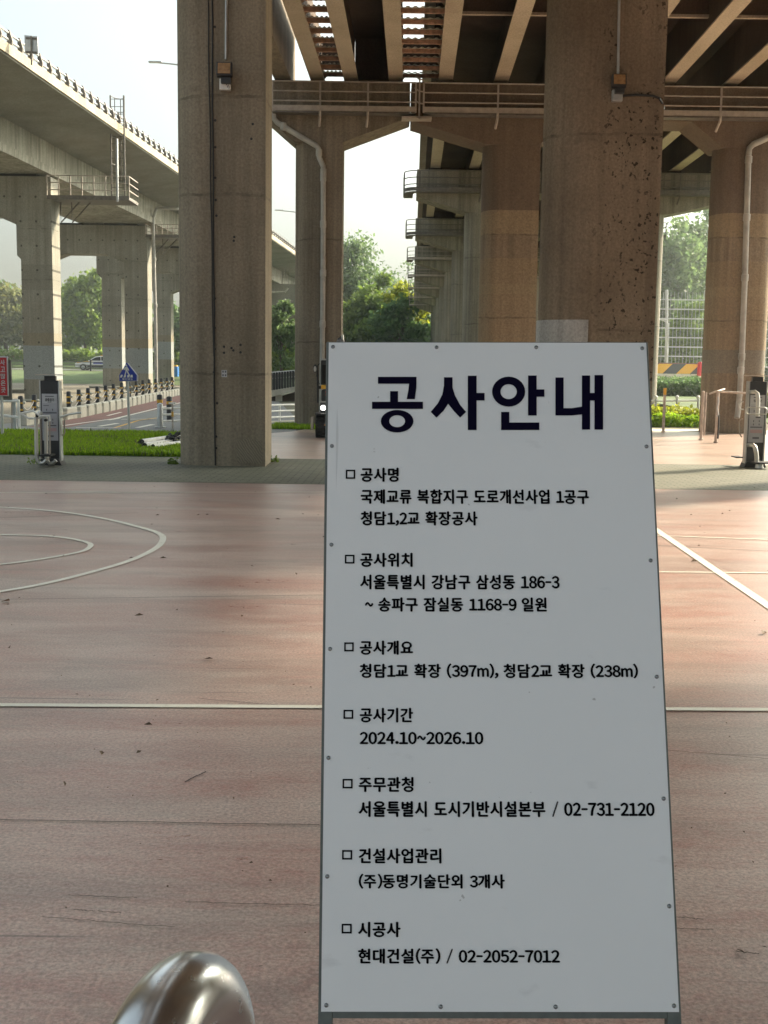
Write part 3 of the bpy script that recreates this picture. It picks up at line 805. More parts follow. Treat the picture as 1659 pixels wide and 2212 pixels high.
# ------------------------------------------------------------------ left-hand viaduct
DL = [44 * S, 59 * S, 70 * S, 84 * S]
ZB = zz(374, DL[0], 60)          # top of frames / soffit of box girder
def edgeX(D): return (-12.6 * S) + AL * D
def frame(D, xr, label, z0, wcol=1.17 * S, gap=3.9 * S, rightcol=True):
    """xr: left edge of right-hand column"""
    mat = left_conc(z0)
    e = empty('viaduct_pier', (xr + wcol / 2, D, 0), label, 'viaduct pier', 'painted portal frames of the viaduct')
    T = 1.15
    zr = ZB - 2.05
    xl = xr - gap - wcol
    for x in (xl, xr):
        MB().box((x + wcol / 2, D + T / 2, zr / 2 - 0.1), (wcol, T, zr + 0.2)).build('column', mat, e)
    poly = [(xl - 0.3, ZB - 0.12), (xr + wcol, ZB - 0.12), (xr + wcol, zr), (xr, zr), (xr - 1.0, zr + 0.42), (xl + wcol + 1.0, zr + 0.42), (xl + wcol, zr), (xl, zr), (xl - 0.3, zr + 0.3)]
    MB().prism(poly, D + 0.002, D + T - 0.002, 'y').build('cap_beam', mat, e)
    MB().box((xl + 1.8 * S, D + T / 2, ZB - 0.06), (2.2 * S, 0.8, 0.115)).build('bearing', M['black'], e)
    MB().box((xr - 0.2 * S, D + T / 2, ZB - 0.06), (1.6 * S, 0.8, 0.115)).build('bearing', M['black'], e)
    return e
frame(DL[0], lat(51, DL[0]), 'nearest viaduct frame, its column in front of the far road at left', zz(746.5, DL[0], 80))
frame(DL[1], lat(271, DL[1]), 'second viaduct frame, its column behind the blue crossing sign', zz(752, DL[1], 290))
frame(DL[2], lat(222, DL[2]) + 5.07 * S, 'third viaduct frame, partly behind the second column', zz(750, DL[2], 245))
frame(DL[3], lat(335, DL[3]) + 5.07 * S, 'farthest viaduct frame beside the near left pier', zz(738, DL[3], 350))

VY0, VY1 = 22.0, 420.0
vd = empty('viaduct_deck', (edgeX(45), 45, ZB), 'pale concrete box girder viaduct deck rising across the sky at left', 'bridge deck')
aB = -15.2 * S
def vx(a, D): return a + AL * D
ZW = zz(0, 1) * 0 + (1.6 + 0.53 * 15.2 * S)      # top of the girder web
ZE = 1.6 + 0.665 * 12.6 * S                       # deck tip underside
def vsec(pts):
    mb = MB()
    n = len(pts)
    vs = [(vx(a, VY0), VY0, z) for a, z in pts] + [(vx(a, VY1), VY1, z) for a, z in pts]
    mb.add(vs, [tuple(range(n)), tuple(range(n, 2 * n))] + [(i, (i + 1) % n, n + (i + 1) % n, n + i) for i in range(n)])
    return mb
vsec([(aB - 3.8 * S, ZB), (aB, ZB), (aB + 0.02, ZB + 0.28), (aB - 0.06, ZB + 0.30), (aB - 0.05, ZW), (aB - 3.9 * S, ZW)]).build('box_girder', M['conc_girder'], vd)
vsec([(aB - 3.9 * S - 2.6, ZE), (aB - 3.9 * S, ZW + 0.004), (aB - 0.03, ZW + 0.004), (-12.6 * S, ZE), (-12.6 * S, ZE + 0.26), (aB - 3.9 * S - 2.6, ZE + 0.26)]).build('deck_slab', M['conc_deck'], vd)
vsec([(-12.6 * S - 0.42, ZE + 0.262), (-12.6 * S + 0.03, ZE + 0.262), (-12.6 * S + 0.03, ZE + 0.05), (-12.6 * S + 0.06, ZE + 0.05), (-12.6 * S + 0.06, ZE + 0.36), (-12.6 * S - 0.42, ZE + 0.36)]).build('kerb', M['conc_edge'], vd)
# barrier posts and rails on the viaduct
br = empty('guard_rail', (edgeX(32), 32, ZE + 0.3), 'grey steel guard rail with fin posts along the viaduct edge', 'guard rail')
for k, hh in enumerate((0.22, 0.42)):
    MB().tube([(vx(-12.6 * S - 0.12, VY0), VY0, ZE + 0.36 + hh), (vx(-12.6 * S - 0.12, VY1), VY1, ZE + 0.36 + hh)], 0.035, 8).build('rail', M['galv'], br, smooth=True)
pD = 32.2 * S
for k in range(70):
    x = vx(-12.6 * S - 0.1, pD)
    MB().prism([(x - 0.06, ZE + 0.36), (x + 0.07, ZE + 0.36), (x + 0.10, ZE + 0.56), (x + 0.015, ZE + 0.86), (x - 0.06, ZE + 0.86)], pD - 0.055, pD + 0.055, 'y').build('post', M['rail_dark'], br)
    pD += 0.84 * (1 + k * 0.004)
# sign seen from behind on the viaduct
Dg = 33.6 * S
e = empty('road_sign', P(68, 128, Dg), 'grey back of a square road sign on the viaduct edge', 'road sign')
sc_ = [P(53, 76, Dg), P(81, 79, Dg), P(83, 117, Dg), P(54, 115, Dg)]
MB().prism([(p.x, p.z) for p in sc_], Dg - 0.015, Dg + 0.015, 'y').build('board', M['galv'], e)
for yy_ in (82, 112):
    MB().bar(P(56, yy_, Dg - 0.03), P(80, yy_ + 1.5, Dg - 0.03), 0.03, 0.05).build('stiffener', M['rail_dark'], e)
MB().tube([P(67.5, 78, Dg - .05), P(68.5, 140, Dg - .05)], 0.028, 8).build('pole', M['rail_dark'], e)

# walkway, ladder cage on the viaduct frames
def vwalk(D, px0, px1, py, h, label):
    z = zz(py, D, px0); x0, x1 = lat(px0, D), lat(px1, D)
    e = empty('walkway', (x0, D, z), label, 'walkway', 'service platforms on the viaduct')
    y0, y1 = D - 0.35, D + 1.3
    MB().box(((x0 + x1) / 2, (y0 + y1) / 2, z), (x1 - x0, y1 - y0, 0.08)).build('grating', M['rail_dark'], e)
    MB().bar((x0, y0 - 0.02, z + 0.02), (x1, y0 - 0.02, z + 0.02), 0.05, 0.16).build('edge_channel', M['rail_dark'], e)
    for k in range(4):
        hh = h * (k + 0.15) / 3.15
        MB().tube([(x0, y1, z + hh), (x0, y0, z + hh), (x1, y0, z + hh), (x1, y1, z + hh)], 0.02, 6).build('rail', M['rail_tan'], e)
    n = 7
    for k in range(n + 1):
        x = x0 + (x1 - x0) * k / n
        MB().bar((x, y0, z), (x, y0, z + h), 0.04, 0.04).build('post', M['rail_tan'], e)
    for bx in (x0 + 0.15, x0 + 0.6):
        MB().tube([(bx + 0.9, D + 0.5, z - 0.05), (bx + 0.15, D + 0.5, z - 0.85), (bx + 0.15, D + 0.5, z - 0.05)], 0.035, 6).build('bracket', M['rail_dark'], e)
    return z
zpl = vwalk(DL[0] + 0.2, 115, 288, 430, (430 - 384) / F * DL[0], 'long service platform with railings on the nearest viaduct frame')
vwalk(DL[1] + 0.2, 321, 402, 512, (512 - 487) / F * DL[1], 'small service platform on the second viaduct frame')
def ladder(D, px0, px1, py0, py1, label, cage_to):
    e = empty('caged_ladder', P((px0 + px1) / 2, py1, D), label, 'ladder', 'caged ladders of the viaduct')
    x0, x1 = lat(px0, D), lat(px1, D)
    z0, z1 = zz(py1, D, px0), zz(py0, D, px0)
    w = (x1 - x0)
    for x in (x0, x1):
        MB().bar((x, D, z0), (x, D, z1), 0.05, 0.04).build('stile', M['rail_dark'], e)
    rg = MB()
    k = z0 + 0.2
    while k < z1:
        rg.tube([(x0, D, k), (x1, D, k)], 0.012, 6); k += 0.28
    rg.build('rung', M['rail_dark'], e)
    n = 6
    for i in range(n):
        z = z1 - (z1 - cage_to) * i / n
        pts = [((x0 + x1) / 2 + w * 0.52 * math.cos(t), D + 0.62 * math.sin(t) if math.sin(t) > 0 else D, z) for t in [math.pi * q / 8 for q in range(9)]]
        MB().tube(pts, 0.015, 6).build('cage_hoop', M['rail_dark'], e)
    cv = MB()
    for q in (2, 4, 6):
        t = math.pi * q / 8
        x, y = (x0 + x1) / 2 + w * 0.52 * math.cos(t), D + 0.62 * math.sin(t)
        cv.bar((x, y, cage_to), (x, y, z1), 0.03, 0.012)
    cv.build('cage_strap', M['rail_dark'], e)
    return e
ladder(DL[0] - 0.1, 247, 275, 206, 432, 'tall caged ladder rising past the viaduct deck to the guard rail', zz(390, DL[0]))
ladder(100 * S, 609, 622, 533, 632, 'distant caged ladder on the viaduct between the near left pier and the slim pier', zz(600, 100 * S))
o = MB().tube([P(252, 300, DL[0] - .3), P(253.5, 436, DL[0] - .3)], 0.055, 8).build('down_pipe', M['galv'], smooth=True)
tag(o, 'grey pipe standing beside the tall caged ladder', 'drain pipe')
Dq = DL[1] - 0.25
pipe([P(385, 450.5, Dq), P(345, 450, Dq), P(338, 451, Dq), P(335, 460, Dq), P(331, 470, Dq), P(330.5, 480, Dq), P(336, 700, Dq), P(338, 854, Dq)], 0.09, 'pale drain pipe down the second viaduct column', [P(333, 560, Dq), P(335.5, 660, Dq)])
# piers of the viaduct far beyond, seen in the gap right of the near left pier
fe = empty('viaduct_pier', (vx(-15.5 * S, 118 * S), 118 * S, 0), 'far dark viaduct frame with walkways seen right of the near left pier', 'viaduct pier')
DF = 100 * S
for x in (lat(597, DF), lat(640, DF)):
    MB().box((x, DF, 3.3), (1.2, 1.1, 6.8)).build('column', M['conc_far'], fe)
MB().box((lat(590, DF), DF, ZB - 1.2), (12, 1.2, 2.2)).build('cap_beam', M['conc_deck'], fe)
for yy_ in (650, 660, 670):
    MB().tube([P(598, yy_, DF - 1.5), P(632, yy_, DF - 1.5)], 0.03, 6).build('rail', M['rail_tan'], fe)
MB().box(P(612, 676, DF - 1.2), (2.0, 1.0, 0.3)).build('platform', M['rail_dark'], fe)
MB().tube([P(586, 631, DF - 1.6), P(616, 631, DF - 1.6), P(622, 622, DF - 1.6)], 0.09, 8).build('pipe', M['pipe'], fe)

# street lamps on the viaduct
def lamp(base, tip, D, label):
    b, t = P(*base, D), P(*tip, D)
    e = empty('street_lamp', b, label, 'street lamp', 'street lamps on the viaduct')
    MB().tube([b, Vector((b.x, b.y, t.z - 0.35)), Vector((b.x - 0.25, b.y, t.z - 0.18)), t.lerp(Vector((b.x, b.y, t.z)), 0.45) - Vector((0, 0, 0.08)), t], [0.07, 0.055, 0.05, 0.045, 0.035], 8).build('pole', M['galv'], e, smooth=True)
    MB().box(t + Vector((0.25, 0, 0.0)), (0.75, 0.26, 0.09)).build('lamp_head', M['galv'], e, bevel=0.04)
lamp((420, 440), (326, 134), 62 * S, 'street lamp arm reaching left out from behind the near left pier')
lamp((655, 600), (597, 454), 92 * S, 'thin street lamp arm left of the slim hammerhead pier')
lamp((1439, 808), (1424, 690), 92 * S, 'small white street lamp in front of the tall net fence')

# ------------------------------------------------------------------ the notice board
SG = 'white construction notice board on a leaning grey steel frame'
dT, dB = 0.6 * F / 685.0, 0.6 * F / 772.7
TLp, TRp = CAM + ray(711, 741) * dT, CAM + ray(1396, 741) * dT
BLp, BRp = CAM + ray(692.8, 2184.5) * dB, CAM + ray(1465.5, 2186) * dB
O_ = (TLp + TRp + BLp + BRp) / 4
ux = ((TRp + BRp) - (TLp + BLp)).normalized()
uy = ((TLp + TRp) - (BLp + BRp)).normalized()
uy = (uy - ux * uy.dot(ux)).normalized()
un = ux.cross(uy)                                   # towards the camera
HB = ((TLp + TRp) - (BLp + BRp)).length / 2
WB = 0.6
def board_uv(px, py):
    d = ray(px, py)
    t = (O_ - CAM).dot(un) / d.dot(un)
    q = CAM + d * t - O_
    return q.dot(ux), q.dot(uy)
MBD = Matrix((ux, uy, un)).transposed()
def bpt(u, v, w=0.0): return O_ + ux * u + uy * v + un * w
foot = bpt(0, -HB / 2) - uy * (bpt(0, -HB / 2).z / uy.z)
sg = empty('notice_board', (foot.x, foot.y, 0), SG, 'notice board')
def panel_mat():
    t = NT('white_composite_panel')
    n = t.noise(t.coord(), 2.5, 5)
    c = t.mix(t.ramp(n, [(0.3, 0.0), (0.75, 1.0)]), (0.79, 0.79, 0.785), (0.83, 0.83, 0.825))
    sm = t.ramp(t.noise(t.coord((1, 1, 2.5)), 9.0, 5), [(0.66, 0.0), (0.8, 0.35)])
    c = t.mix(sm, c, (0.42, 0.41, 0.41))
    sp = t.ramp(t.noise(t.coord(), 55.0, 2), [(0.76, 0.0), (0.78, 0.5)])
    c = t.mix(sp, c, (0.25, 0.22, 0.2))
    sr = t.noise(t.coord((40.0, 1.2, 1.2), (0.3, 0.2, 0.5)), 1.0, 3)
    c = t.mix(t.ramp(sr, [(0.735, 0.0), (0.75, 0.35)]), c, (0.40, 0.40, 0.40))
    return t.out(c, t.ramp(n, [(0.3, 0.30), (0.7, 0.48)]), 0.0, 0.35)
M['panel'] = panel_mat()
M['frame_grey'] = plain('grey_steel_frame', (0.125, 0.135, 0.125), 0.5, 0.4, 0.2, 40)
panel = MB().box(O_ + un * 0.0, (WB, HB, 0.004), M=MBD).build('panel', M['panel'], sg)
fr = MB()
t_ = 0.024
zleg = bpt(0, -HB / 2).z / uy.z
for s_ in (-1, 1):
    a = bpt(s_ * (WB / 2 - t_ / 2 + 0.005), HB / 2 + 0.004, -0.0155); b = bpt(s_ * (WB / 2 - t_ / 2 + 0.005), -HB / 2, -0.0155) - uy * (zleg - 0.012)
    MB().box((a + b) / 2, (t_, (a - b).length, t_), M=MBD).build('front_leg', M['frame_grey'], sg, bevel=0.002)
for v in (HB / 2 - t_ / 2 + 0.0035, 0.0, -HB / 2 - 0.002):
    MB().box(bpt(0, v, -0.0157), (WB - 2 * t_ + 0.009, t_ * (0.8 if v < -0.1 else 1), t_ - 0.001), M=MBD).build('cross_bar', M['frame_grey'], sg)
topz = bpt(0, HB / 2, -0.02)
for s_ in (-1, 1):
    a = bpt(s_ * (WB / 2 - 0.04), HB / 2 - 0.03, -0.04)
    b = Vector((a.x, a.y + 0.75, 0.0))
    MB().bar(a, b, t_, t_).build('rear_leg', M['frame_grey'], sg)
a = bpt(-(WB / 2 - 0.05), 0, -0.04); 
MB().bar(Vector((bpt(-0.26, 0).x, topz.y + 0.52, 0.42)), Vector((bpt(0.26, 0).x, topz.y + 0.52, 0.42)), 0.02, 0.02).build('rear_brace', M['frame_grey'], sg)
RIV = [(719, 750), (943, 751), (1158, 751), (1389, 753), (717, 964), (716, 1177), (713, 1402), (709, 1637), (707, 1893),
       (1396, 965), (1405, 1211), (1418, 1462), (1433, 1725), (1447, 1957), (705, 2171), (952, 2178), (1200, 2178), (1459, 2172)]
rv0 = None
for px, py in RIV:
    u, v = board_uv(px, py)
    u = max(-WB / 2 + 0.008, min(WB / 2 - 0.008, u)); v = max(-HB / 2 + 0.008, min(HB / 2 - 0.008, v))
    mb = MB()
    prof = [(0.0038, 0.0), (0.0036, 0.0011), (0.0028, 0.0022), (0.0016, 0.0028), (0.0012, 0.0028), (0.001, 0.002)]
    mb.lathe((0, 0, 0), prof, 14)
    mb.v = [MBD @ q + bpt(u, v, 0.002) for q in mb.v]
    mb.build('screw', M['screw'], panel, smooth=True)

def text_mesh(body, bold=0.02):
    cu = bpy.data.curves.new('txt', 'FONT')
    cu.body = body; cu.size = 1.0; cu.resolution_u = 3
    ob = bpy.data.objects.new('txt', cu); COL.objects.link(ob)
    dg = bpy.context.evaluated_depsgraph_get(); dg.update()
    me = bpy.data.meshes.new_from_object(ob.evaluated_get(dg))
    bpy.data.objects.remove(ob); bpy.data.curves.remove(cu)
    return me
def glyph_adv(ch):
    if ch == ' ': return 0.34
    if ch.isdigit(): return 0.585
    return {'m': 0.86, '(': 0.36, ')': 0.36, ',': 0.30, '.': 0.30, '-': 0.46, '~': 0.62, '/': 0.52}.get(ch, 0.96)
GC = {}
def line_mesh(body, bold):
    """letters set one by one: full-width forms keep digits in the same sans face as the hangul"""
    V, Fc, x = [], [], 0.0
    for ch in body:
        a = glyph_adv(ch)
        if ch != ' ':
            g = chr(ord(ch) + 0xFEE0) if 0x21 <= ord(ch) <= 0x7e else ch
            if (g, bold) not in GC:
                me = text_mesh(g, bold)
                GC[(g, bold)] = ([v.co.copy() for v in me.vertices], [tuple(p.vertices) for p in me.polygons])
                bpy.data.meshes.remove(me)
            vs, fs = GC[(g, bold)]
            xs = [v.x for v in vs]
            cx = (max(xs) + min(xs)) / 2 if ord(ch) < 128 else 0.5
            kx = 1.0
            if ch.isdigit() and ch != '1': kx = 0.50 / (max(xs) - min(xs))
            if ch in '-~/m': kx = {'-': 0.36, '~': 0.52, '/': 0.38, 'm': 0.74}[ch] / (max(xs) - min(xs))
            b = len(V)
            V += [Vector((x + a / 2 + (v.x - cx) * kx, v.y, 0)) for v in vs]
            Fc += [tuple(i + b for i in f) for f in fs]
        x += a
    return V, Fc
def put_text(name, body, u0, u1, v0, v1, mat, parent, frameM, bold=0.02, keep=False):
    """fit text into the box u0..u1, v0..v1 of a frame given by function frameM(u, v)"""
    V, Fc = line_mesh(body, bold)
    xs = [v.x for v in V]; ys = [v.y for v in V]
    sx = (u1 - u0) / (max(xs) - min(xs)); sy = (v1 - v0) / (max(ys) - min(ys))
    mb = MB()
    for k, (dx, dy) in enumerate(((0, 0), (-bold, 0), (bold, 0), (0, -bold * .7), (0, bold * .7))):
        mb.add([frameM(u0 + (v.x - min(xs) + dx) * sx, v0 + (v.y - min(ys) + dy) * sy, k) for v in V], Fc)
    return mb.build(name, mat, parent, fix=False)
TXT = [('공사명', 780, 860, 1012, 1041, 0), ('국제교류 복합지구 도로개선사업 1공구', 780, 1270, 1059, 1088.5, 0),
       ('청담1,2교 확장공사', 780, 1030, 1106, 1136, 0), ('공사위치', 779, 890, 1195.6, 1224.5, 0), ('서울특별시 강남구 삼성동 186-3', 779, 1206.6, 1243, 1273, 0),
       ('~ 송파구 잠실동 1168-9 일원', 789.4, 1179, 1292, 1321, 0), ('공사개요', 778, 891, 1385, 1414, 0), ('청담1교 확장 (397m), 청담2교 확장 (238m)', 778, 1375.5, 1434.5, 1465, 0),
       ('공사기간', 778, 891, 1530, 1560, 0), ('2024.10~2026.10', 778, 1042.4, 1582, 1607, 0), ('주무관청', 776, 892, 1679, 1710, 0),
       ('서울특별시 도시기반시설본부 / 02-731-2120', 776, 1411, 1731, 1764, 0), ('건설사업관리', 776, 952, 1833, 1864, 0), ('(주)동명기술단외 3개사', 776, 1088.5, 1888, 1918.6, 0),
       ('시공사', 774.5, 864, 1991.5, 2023, 0), ('현대건설(주) / 02-2052-7012', 774.5, 1207, 2048.6, 2080.8, 0)]
fb = lambda u, v, k=0: bpt(u, v, 0.0032 + 0.00012 * k)
hm = MB()
def hp_(pts):
    out = []
    for x, y in pts:
        u, v = board_uv(691.2 + x * 0.4762, 724.2 + y * 0.4762)
        out.append(fb(u, v))
    hm.sheet(out)
def hring(cx, cy, ax, ay, bx, by, n=28):
    for k in range(n):
        a, b = 2 * math.pi * k / n, 2 * math.pi * (k + 1) / n
        hp_([(cx + ax * math.cos(a), cy + ay * math.sin(a)), (cx + ax * math.cos(b), cy + ay * math.sin(b)), (cx + bx * math.cos(b), cy + by * math.sin(b)), (cx + bx * math.cos(a), cy + by * math.sin(a))])
def hbox(x0, y0, x1, y1): hp_([(x0, y0), (x1, y0), (x1, y1), (x0, y1)])
# the four big hangul syllables, stroke by stroke
hbox(263, 191, 404, 222); hp_([(404, 191), (438, 191), (437, 240), (430, 292), (393, 292), (401, 250), (404, 222)])
hbox(318, 256, 354, 304); hbox(236, 304, 467, 336); hring(350, 392, 74, 51, 36, 27)
hp_([(562, 193), (601, 193), (601, 240), (612, 275), (635, 318), (662, 350), (635, 376), (607, 346), (581, 313), (560, 345), (528, 376), (502, 350), (535, 310), (555, 270), (562, 230)])
hbox(670, 186, 710, 432); hbox(710, 264, 746, 298)
hring(855, 258, 75, 68, 37, 34); hbox(943, 185, 982, 366); hbox(982, 248, 1017, 281); hbox(821, 350, 858, 398); hbox(821, 398, 994, 432)
hp_([(1067, 194), (1104, 194), (1104, 333), (1140, 333), (1187, 326), (1187, 361), (1140, 366), (1067, 366)])
hbox(1187, 185, 1224, 430); hbox(1224, 264, 1244, 298); hbox(1244, 183, 1283, 430)
hm.build('heading', M['textnavy'], panel, fix=False)
for body, x0, x1, y0, y1, bd in TXT:
    u0, v0 = board_uv(x0, y1); u1, v1 = board_uv(x1, y0)
    put_text('heading' if bd else 'text_line', body, u0, u1, v0, v1, M['textnavy'] if bd else M['text'], panel, fb, 0.041)
for x0, x1, y0, y1 in [(747, 767.4, 1015.6, 1035), (745, 766, 1199, 1218), (743.5, 764.3, 1388, 1407.5), (742, 763.3, 1533.5, 1553), (740, 762, 1682.5, 1703), (739, 761, 1836, 1856.6), (738, 760, 1995, 2016)]:
    u0, v0 = board_uv(x0, y1); u1, v1 = board_uv(x1, y0)
    w = 0.0028
    mb = MB()
    for (a0, a1, b0, b1) in ((u0, u1, v0, v0 + w), (u0, u1, v1 - w, v1), (u0, u0 + w, v0 + w, v1 - w), (u1 - w, u1, v0 + w, v1 - w)):
        mb.sheet([fb(a0, b0), fb(a1, b0), fb(a1, b1), fb(a0, b1)])
    mb.build('bullet_square', M['text'], panel, fix=False)

# ------------------------------------------------------------------ stainless hoop in the foreground
def steel_mat():
    t = NT('stainless_tube')
    n = t.noise(t.coord((1, 1, 1)), 60.0, 3)
    r_ = t.ramp(n, [(0.3, 0.22), (0.7, 0.28)])
    m = t.out((0.78, 0.79, 0.78), r_, 1.0)
    return m
M['stainless'] = steel_mat()
HR, HB_ = 0.0335, 0.075
apex = P(335, 2128, 0.80)
hdir = Vector((math.sin(R(16)), math.cos(R(16)), 0))
hc = apex + hdir * 0.03 - Vector((0, 0, HR + HB_))
pts = [hc - hdir * HB_ + Vector((0, 0, -hc.z * (1 - k / 6))) for k in range(6)]
pts += [hc - hdir * HB_ * math.cos(math.pi * k / 24) + Vector((0, 0, HB_ * math.sin(math.pi * k / 24))) for k in range(25)]
pts += [hc + hdir * HB_ + Vector((0, 0, -hc.z * (k + 1) / 6)) for k in range(6)]
o = MB().tube(pts, HR, 32).build('barrier_hoop', M['stainless'], smooth=True)
tag(o, 'stainless steel barrier hoop whose curved top rises at the bottom edge', 'barrier')

# ------------------------------------------------------------------ exercise stations
def station(px0, px1, pyt, pyb, label, heading):
    """dark post with roof plate and instruction plate; returns the empty, its depth and a pixel-to-point helper"""
    b = G((px0 + px1) / 2, pyb)
    D = b.y
    e = empty('exercise_station', b, label, 'exercise station', 'outdoor exercise stations')
    sc = D / F
    w = (px1 - px0) * sc
    H = (pyb - pyt) * sc
    lean = Vector((0, 0, 0))
    MB().box(b + Vector((0, 0, H * 0.49)), (w * 0.92, 0.13, H * 0.90)).build('post', M['charcoal'], e, bevel=0.01)
    for s_ in (-1, 1):
        MB().box(b + Vector((s_ * w * 0.48, 0, H * 0.49)), (w * 0.06, 0.15, H * 0.905)).build('side_rail', M['galv'], e)
    MB().prism([(b.x - w * 0.46, 0.10), (b.x + w * 0.46, 0.10), (b.x + w * 0.6, 0.0), (b.x - w * 0.6, 0.0)], D - 0.13, D + 0.13, 'y').build('base', M['charcoal'], e)
    MB().box(b + Vector((0, 0, H * 0.962)), (w * 0.55, 0.09, H * 0.058)).build('neck', M['charcoal'], e)
    MB().prism([(b.x - w * 0.62, H - 0.004), (b.x - w * 0.4, H + 0.002), (b.x + w * 0.4, H + 0.002), (b.x + w * 0.62, H - 0.004), (b.x + w * 0.6, H + 0.012), (b.x - w * 0.6, H + 0.012)], D - 0.16, D + 0.16, 'y').build('roof_plate', M['rail_tan'], e)
    yb = D - 0.0665
    hb = MB()
    for dx in (-0.16, 0.16):
        for f in (0.80, 0.835):
            hb.lathe((b.x + dx * w, yb, H * f), [(0.012, -0.004), (0.01, 0.001)], 8, 'y')
    hb.build('bolt', M['black'], e)
    pl = MB().box((b.x, yb - 0.003, H * 0.535), (w * 0.80, 0.006, H * 0.52)).build('instruction_plate', M['plate'], e)
    z0, z1 = H * 0.275, H * 0.795
    hh = z1 - z0
    def band(f0, f1, g0, g1, mat, nm='print', dy=0.0):
        MB().box((b.x + w * 0.8 * ((f0 + f1) / 2 - 0.5), yb - 0.0075 - dy, z0 + hh * (g0 + g1) / 2), (w * 0.8 * (f1 - f0), 0.002, hh * (g1 - g0))).build(nm, M[mat], pl)
    band(0.05, 0.95, 0.80, 0.985, 'plate_pale', 'title_panel')
    band(0.22, 0.78, 0.935, 0.955, 'plate_ink', 'print', 0.003)
    band(0.38, 0.62, 0.815, 0.828, 'plate_ink', 'print', 0.003)
    put_text('title', heading, b.x - w * 0.22, b.x + w * 0.22, z0 + hh * 0.84, z0 + hh * 0.905, M['text'], pl, lambda u, v, k=0: Vector((u, yb - 0.0115 - 0.0004 * k, v)), 0.03)
    band(0.1, 0.45, 0.74, 0.755, 'plate_ink')
    for f in (0.3, 0.68):
        for g in (0.66, 0.45, 0.38):
            band(f - 0.03, f + 0.03, g - 0.02, g + 0.02, 'plate_ink')
    band(0.06, 0.94, 0.58, 0.61, 'plate_ink'); band(0.1, 0.9, 0.31, 0.335, 'plate_ink')
    band(0.1, 0.9, 0.20, 0.27, 'plate_pink'); band(0.28, 0.72, 0.075, 0.115, 'plate_ink')
    return e, D
def tubes(e, pts, r, name, mat='steel', closed=False):
    return MB().tube(pts, r, 10, closed=closed).build(name, M[mat], e, smooth=True)
def rr_loop(c, hw, hh, r, n=5):
    out = []
    for (sx, sz, a0) in ((1, 1, 0), (-1, 1, 90), (-1, -1, 180), (1, -1, 270)):
        for k in range(n + 1):
            a = R(a0 + 90 * k / n)
            out.append(Vector((c.x + sx * (hw - r) + r * math.cos(a), c.y, c.z + sz * (hh - r) + r * math.sin(a))))
    return out
e, Dm = station(92, 134, 811, 1004, 'dark air walker exercise station with swinging tube legs at the edge of the turf', '공중걷기')
Da = Dm - 0.42
q = lambda x, y, d=0.0: P(x, y, Da + d)
tubes(e, [q(44, 893), q(72, 888), q(81, 894, -.05), q(86, 899, -.05), q(107, 898, -.05), q(108, 910, -.05)], 0.016, 'handlebar', 'white')
tubes(e, [q(44, 893), q(62, 903.5), q(80, 904), q(96, 900)], 0.016, 'handlebar', 'white')
tubes(e, [q(131, 901, .3), q(150, 895, .2), q(176, 891.5, .2)], 0.016, 'handlebar', 'steel')
for x0, x1, dd in ((78, 83.5, 0), (99, 100.5, .12)):
    tubes(e, [q(x0, 901, dd), q(x0 + .5, 940, dd), q(x0 + 1, 980, dd), q(x0 + 2.5, 994, dd), q(x0 + 8, 1001, dd), q(x0 + 16, 1000, dd), q(x0 + 22, 994, dd)], 0.03, 'swing_leg', 'steel')
tubes(e, [q(87.5, 906, .1), q(88, 960, .1), q(89, 990, .1)], 0.014, 'swing_rod', 'rail_tan')
tubes(e, [q(107, 905), q(107.8, 980), q(106, 993)], 0.014, 'swing_rod', 'rail_tan')
for x in (99, 106):
    pass
MB().box(q(102, 983), (0.17, 0.3, 0.025)).build('foot_plate', M['black'], e)
MB().lathe(q(99, 907.5, -.03), [(0.022, -0.03), (0.022, 0.03)], 12, 'y').build('pivot', M['black'], e)
MB().lathe(q(80, 898, -.03), [(0.024, -0.025), (0.024, 0.025)], 12).build('pivot', M['black'], e)
tubes(e, [P(133, 901, Dm), P(137, 901, Dm), P(139, 906, Dm), P(139.5, 934, Dm), P(137.5, 939, Dm), P(133.5, 940, Dm)], 0.012, 'grab_handle', 'rail_tan')
MB().ball(P(86, 893, Dm - .2), 0.045, 8).build('knob', M['white'], e, smooth=True)

e, Dm = station(1606, 1646, 813, 1009, 'dark exercise station with curved pipe arms and loop handles at the right edge', '허리돌리기')
Da = Dm - 0.3
q = lambda x, y, d=0.0: P(x, y, Da + d)
tubes(e, [q(1622, 847, .15), q(1630, 846, .05), q(1636, 850, 0), q(1637.5, 862, 0), q(1636.5, 899, 0)], 0.033, 'curved_arm', 'steel')
tubes(e, [q(1617, 961, .15), q(1626, 961, .05), q(1631, 966, 0), q(1634, 980, 0), q(1635, 1001, 0)], 0.036, 'curved_arm', 'steel')
for y in (846, 961):
    MB().lathe(q(1622 - (5 if y > 900 else 0), y + 1, .12), [(0.03, -0.05), (0.03, 0.05)], 12, 'x').build('pivot', M['galv'], e)
MB().box(q(1637.5, 901.5), (0.065, 0.05, 0.016)).build('arm_cap', M['black'], e)
tubes(e, rr_loop(q(1634, 887.5, -.1), 0.175, 0.055, 0.053), 0.010, 'loop_handle', 'steel', True)
tubes(e, [P(1606, 868, Dm), P(1600, 868.5, Dm), P(1596.5, 874, Dm), P(1596.5, 879, Dm), P(1600, 884, Dm), P(1606, 884.5, Dm)], 0.012, 'grab_handle', 'steel')
for sx, x0 in ((-1, 1604.5), (1, 1647)):
    tubes(e, [P(x0, 905, Dm), P(x0 + sx * 5, 906, Dm), P(x0 + sx * 7.5, 911, Dm), P(x0 + sx * 7, 936, Dm), P(x0 + sx * 4, 942, Dm), P(x0 - 2, 944, Dm)], 0.011, 'grab_handle', 'rail_tan')
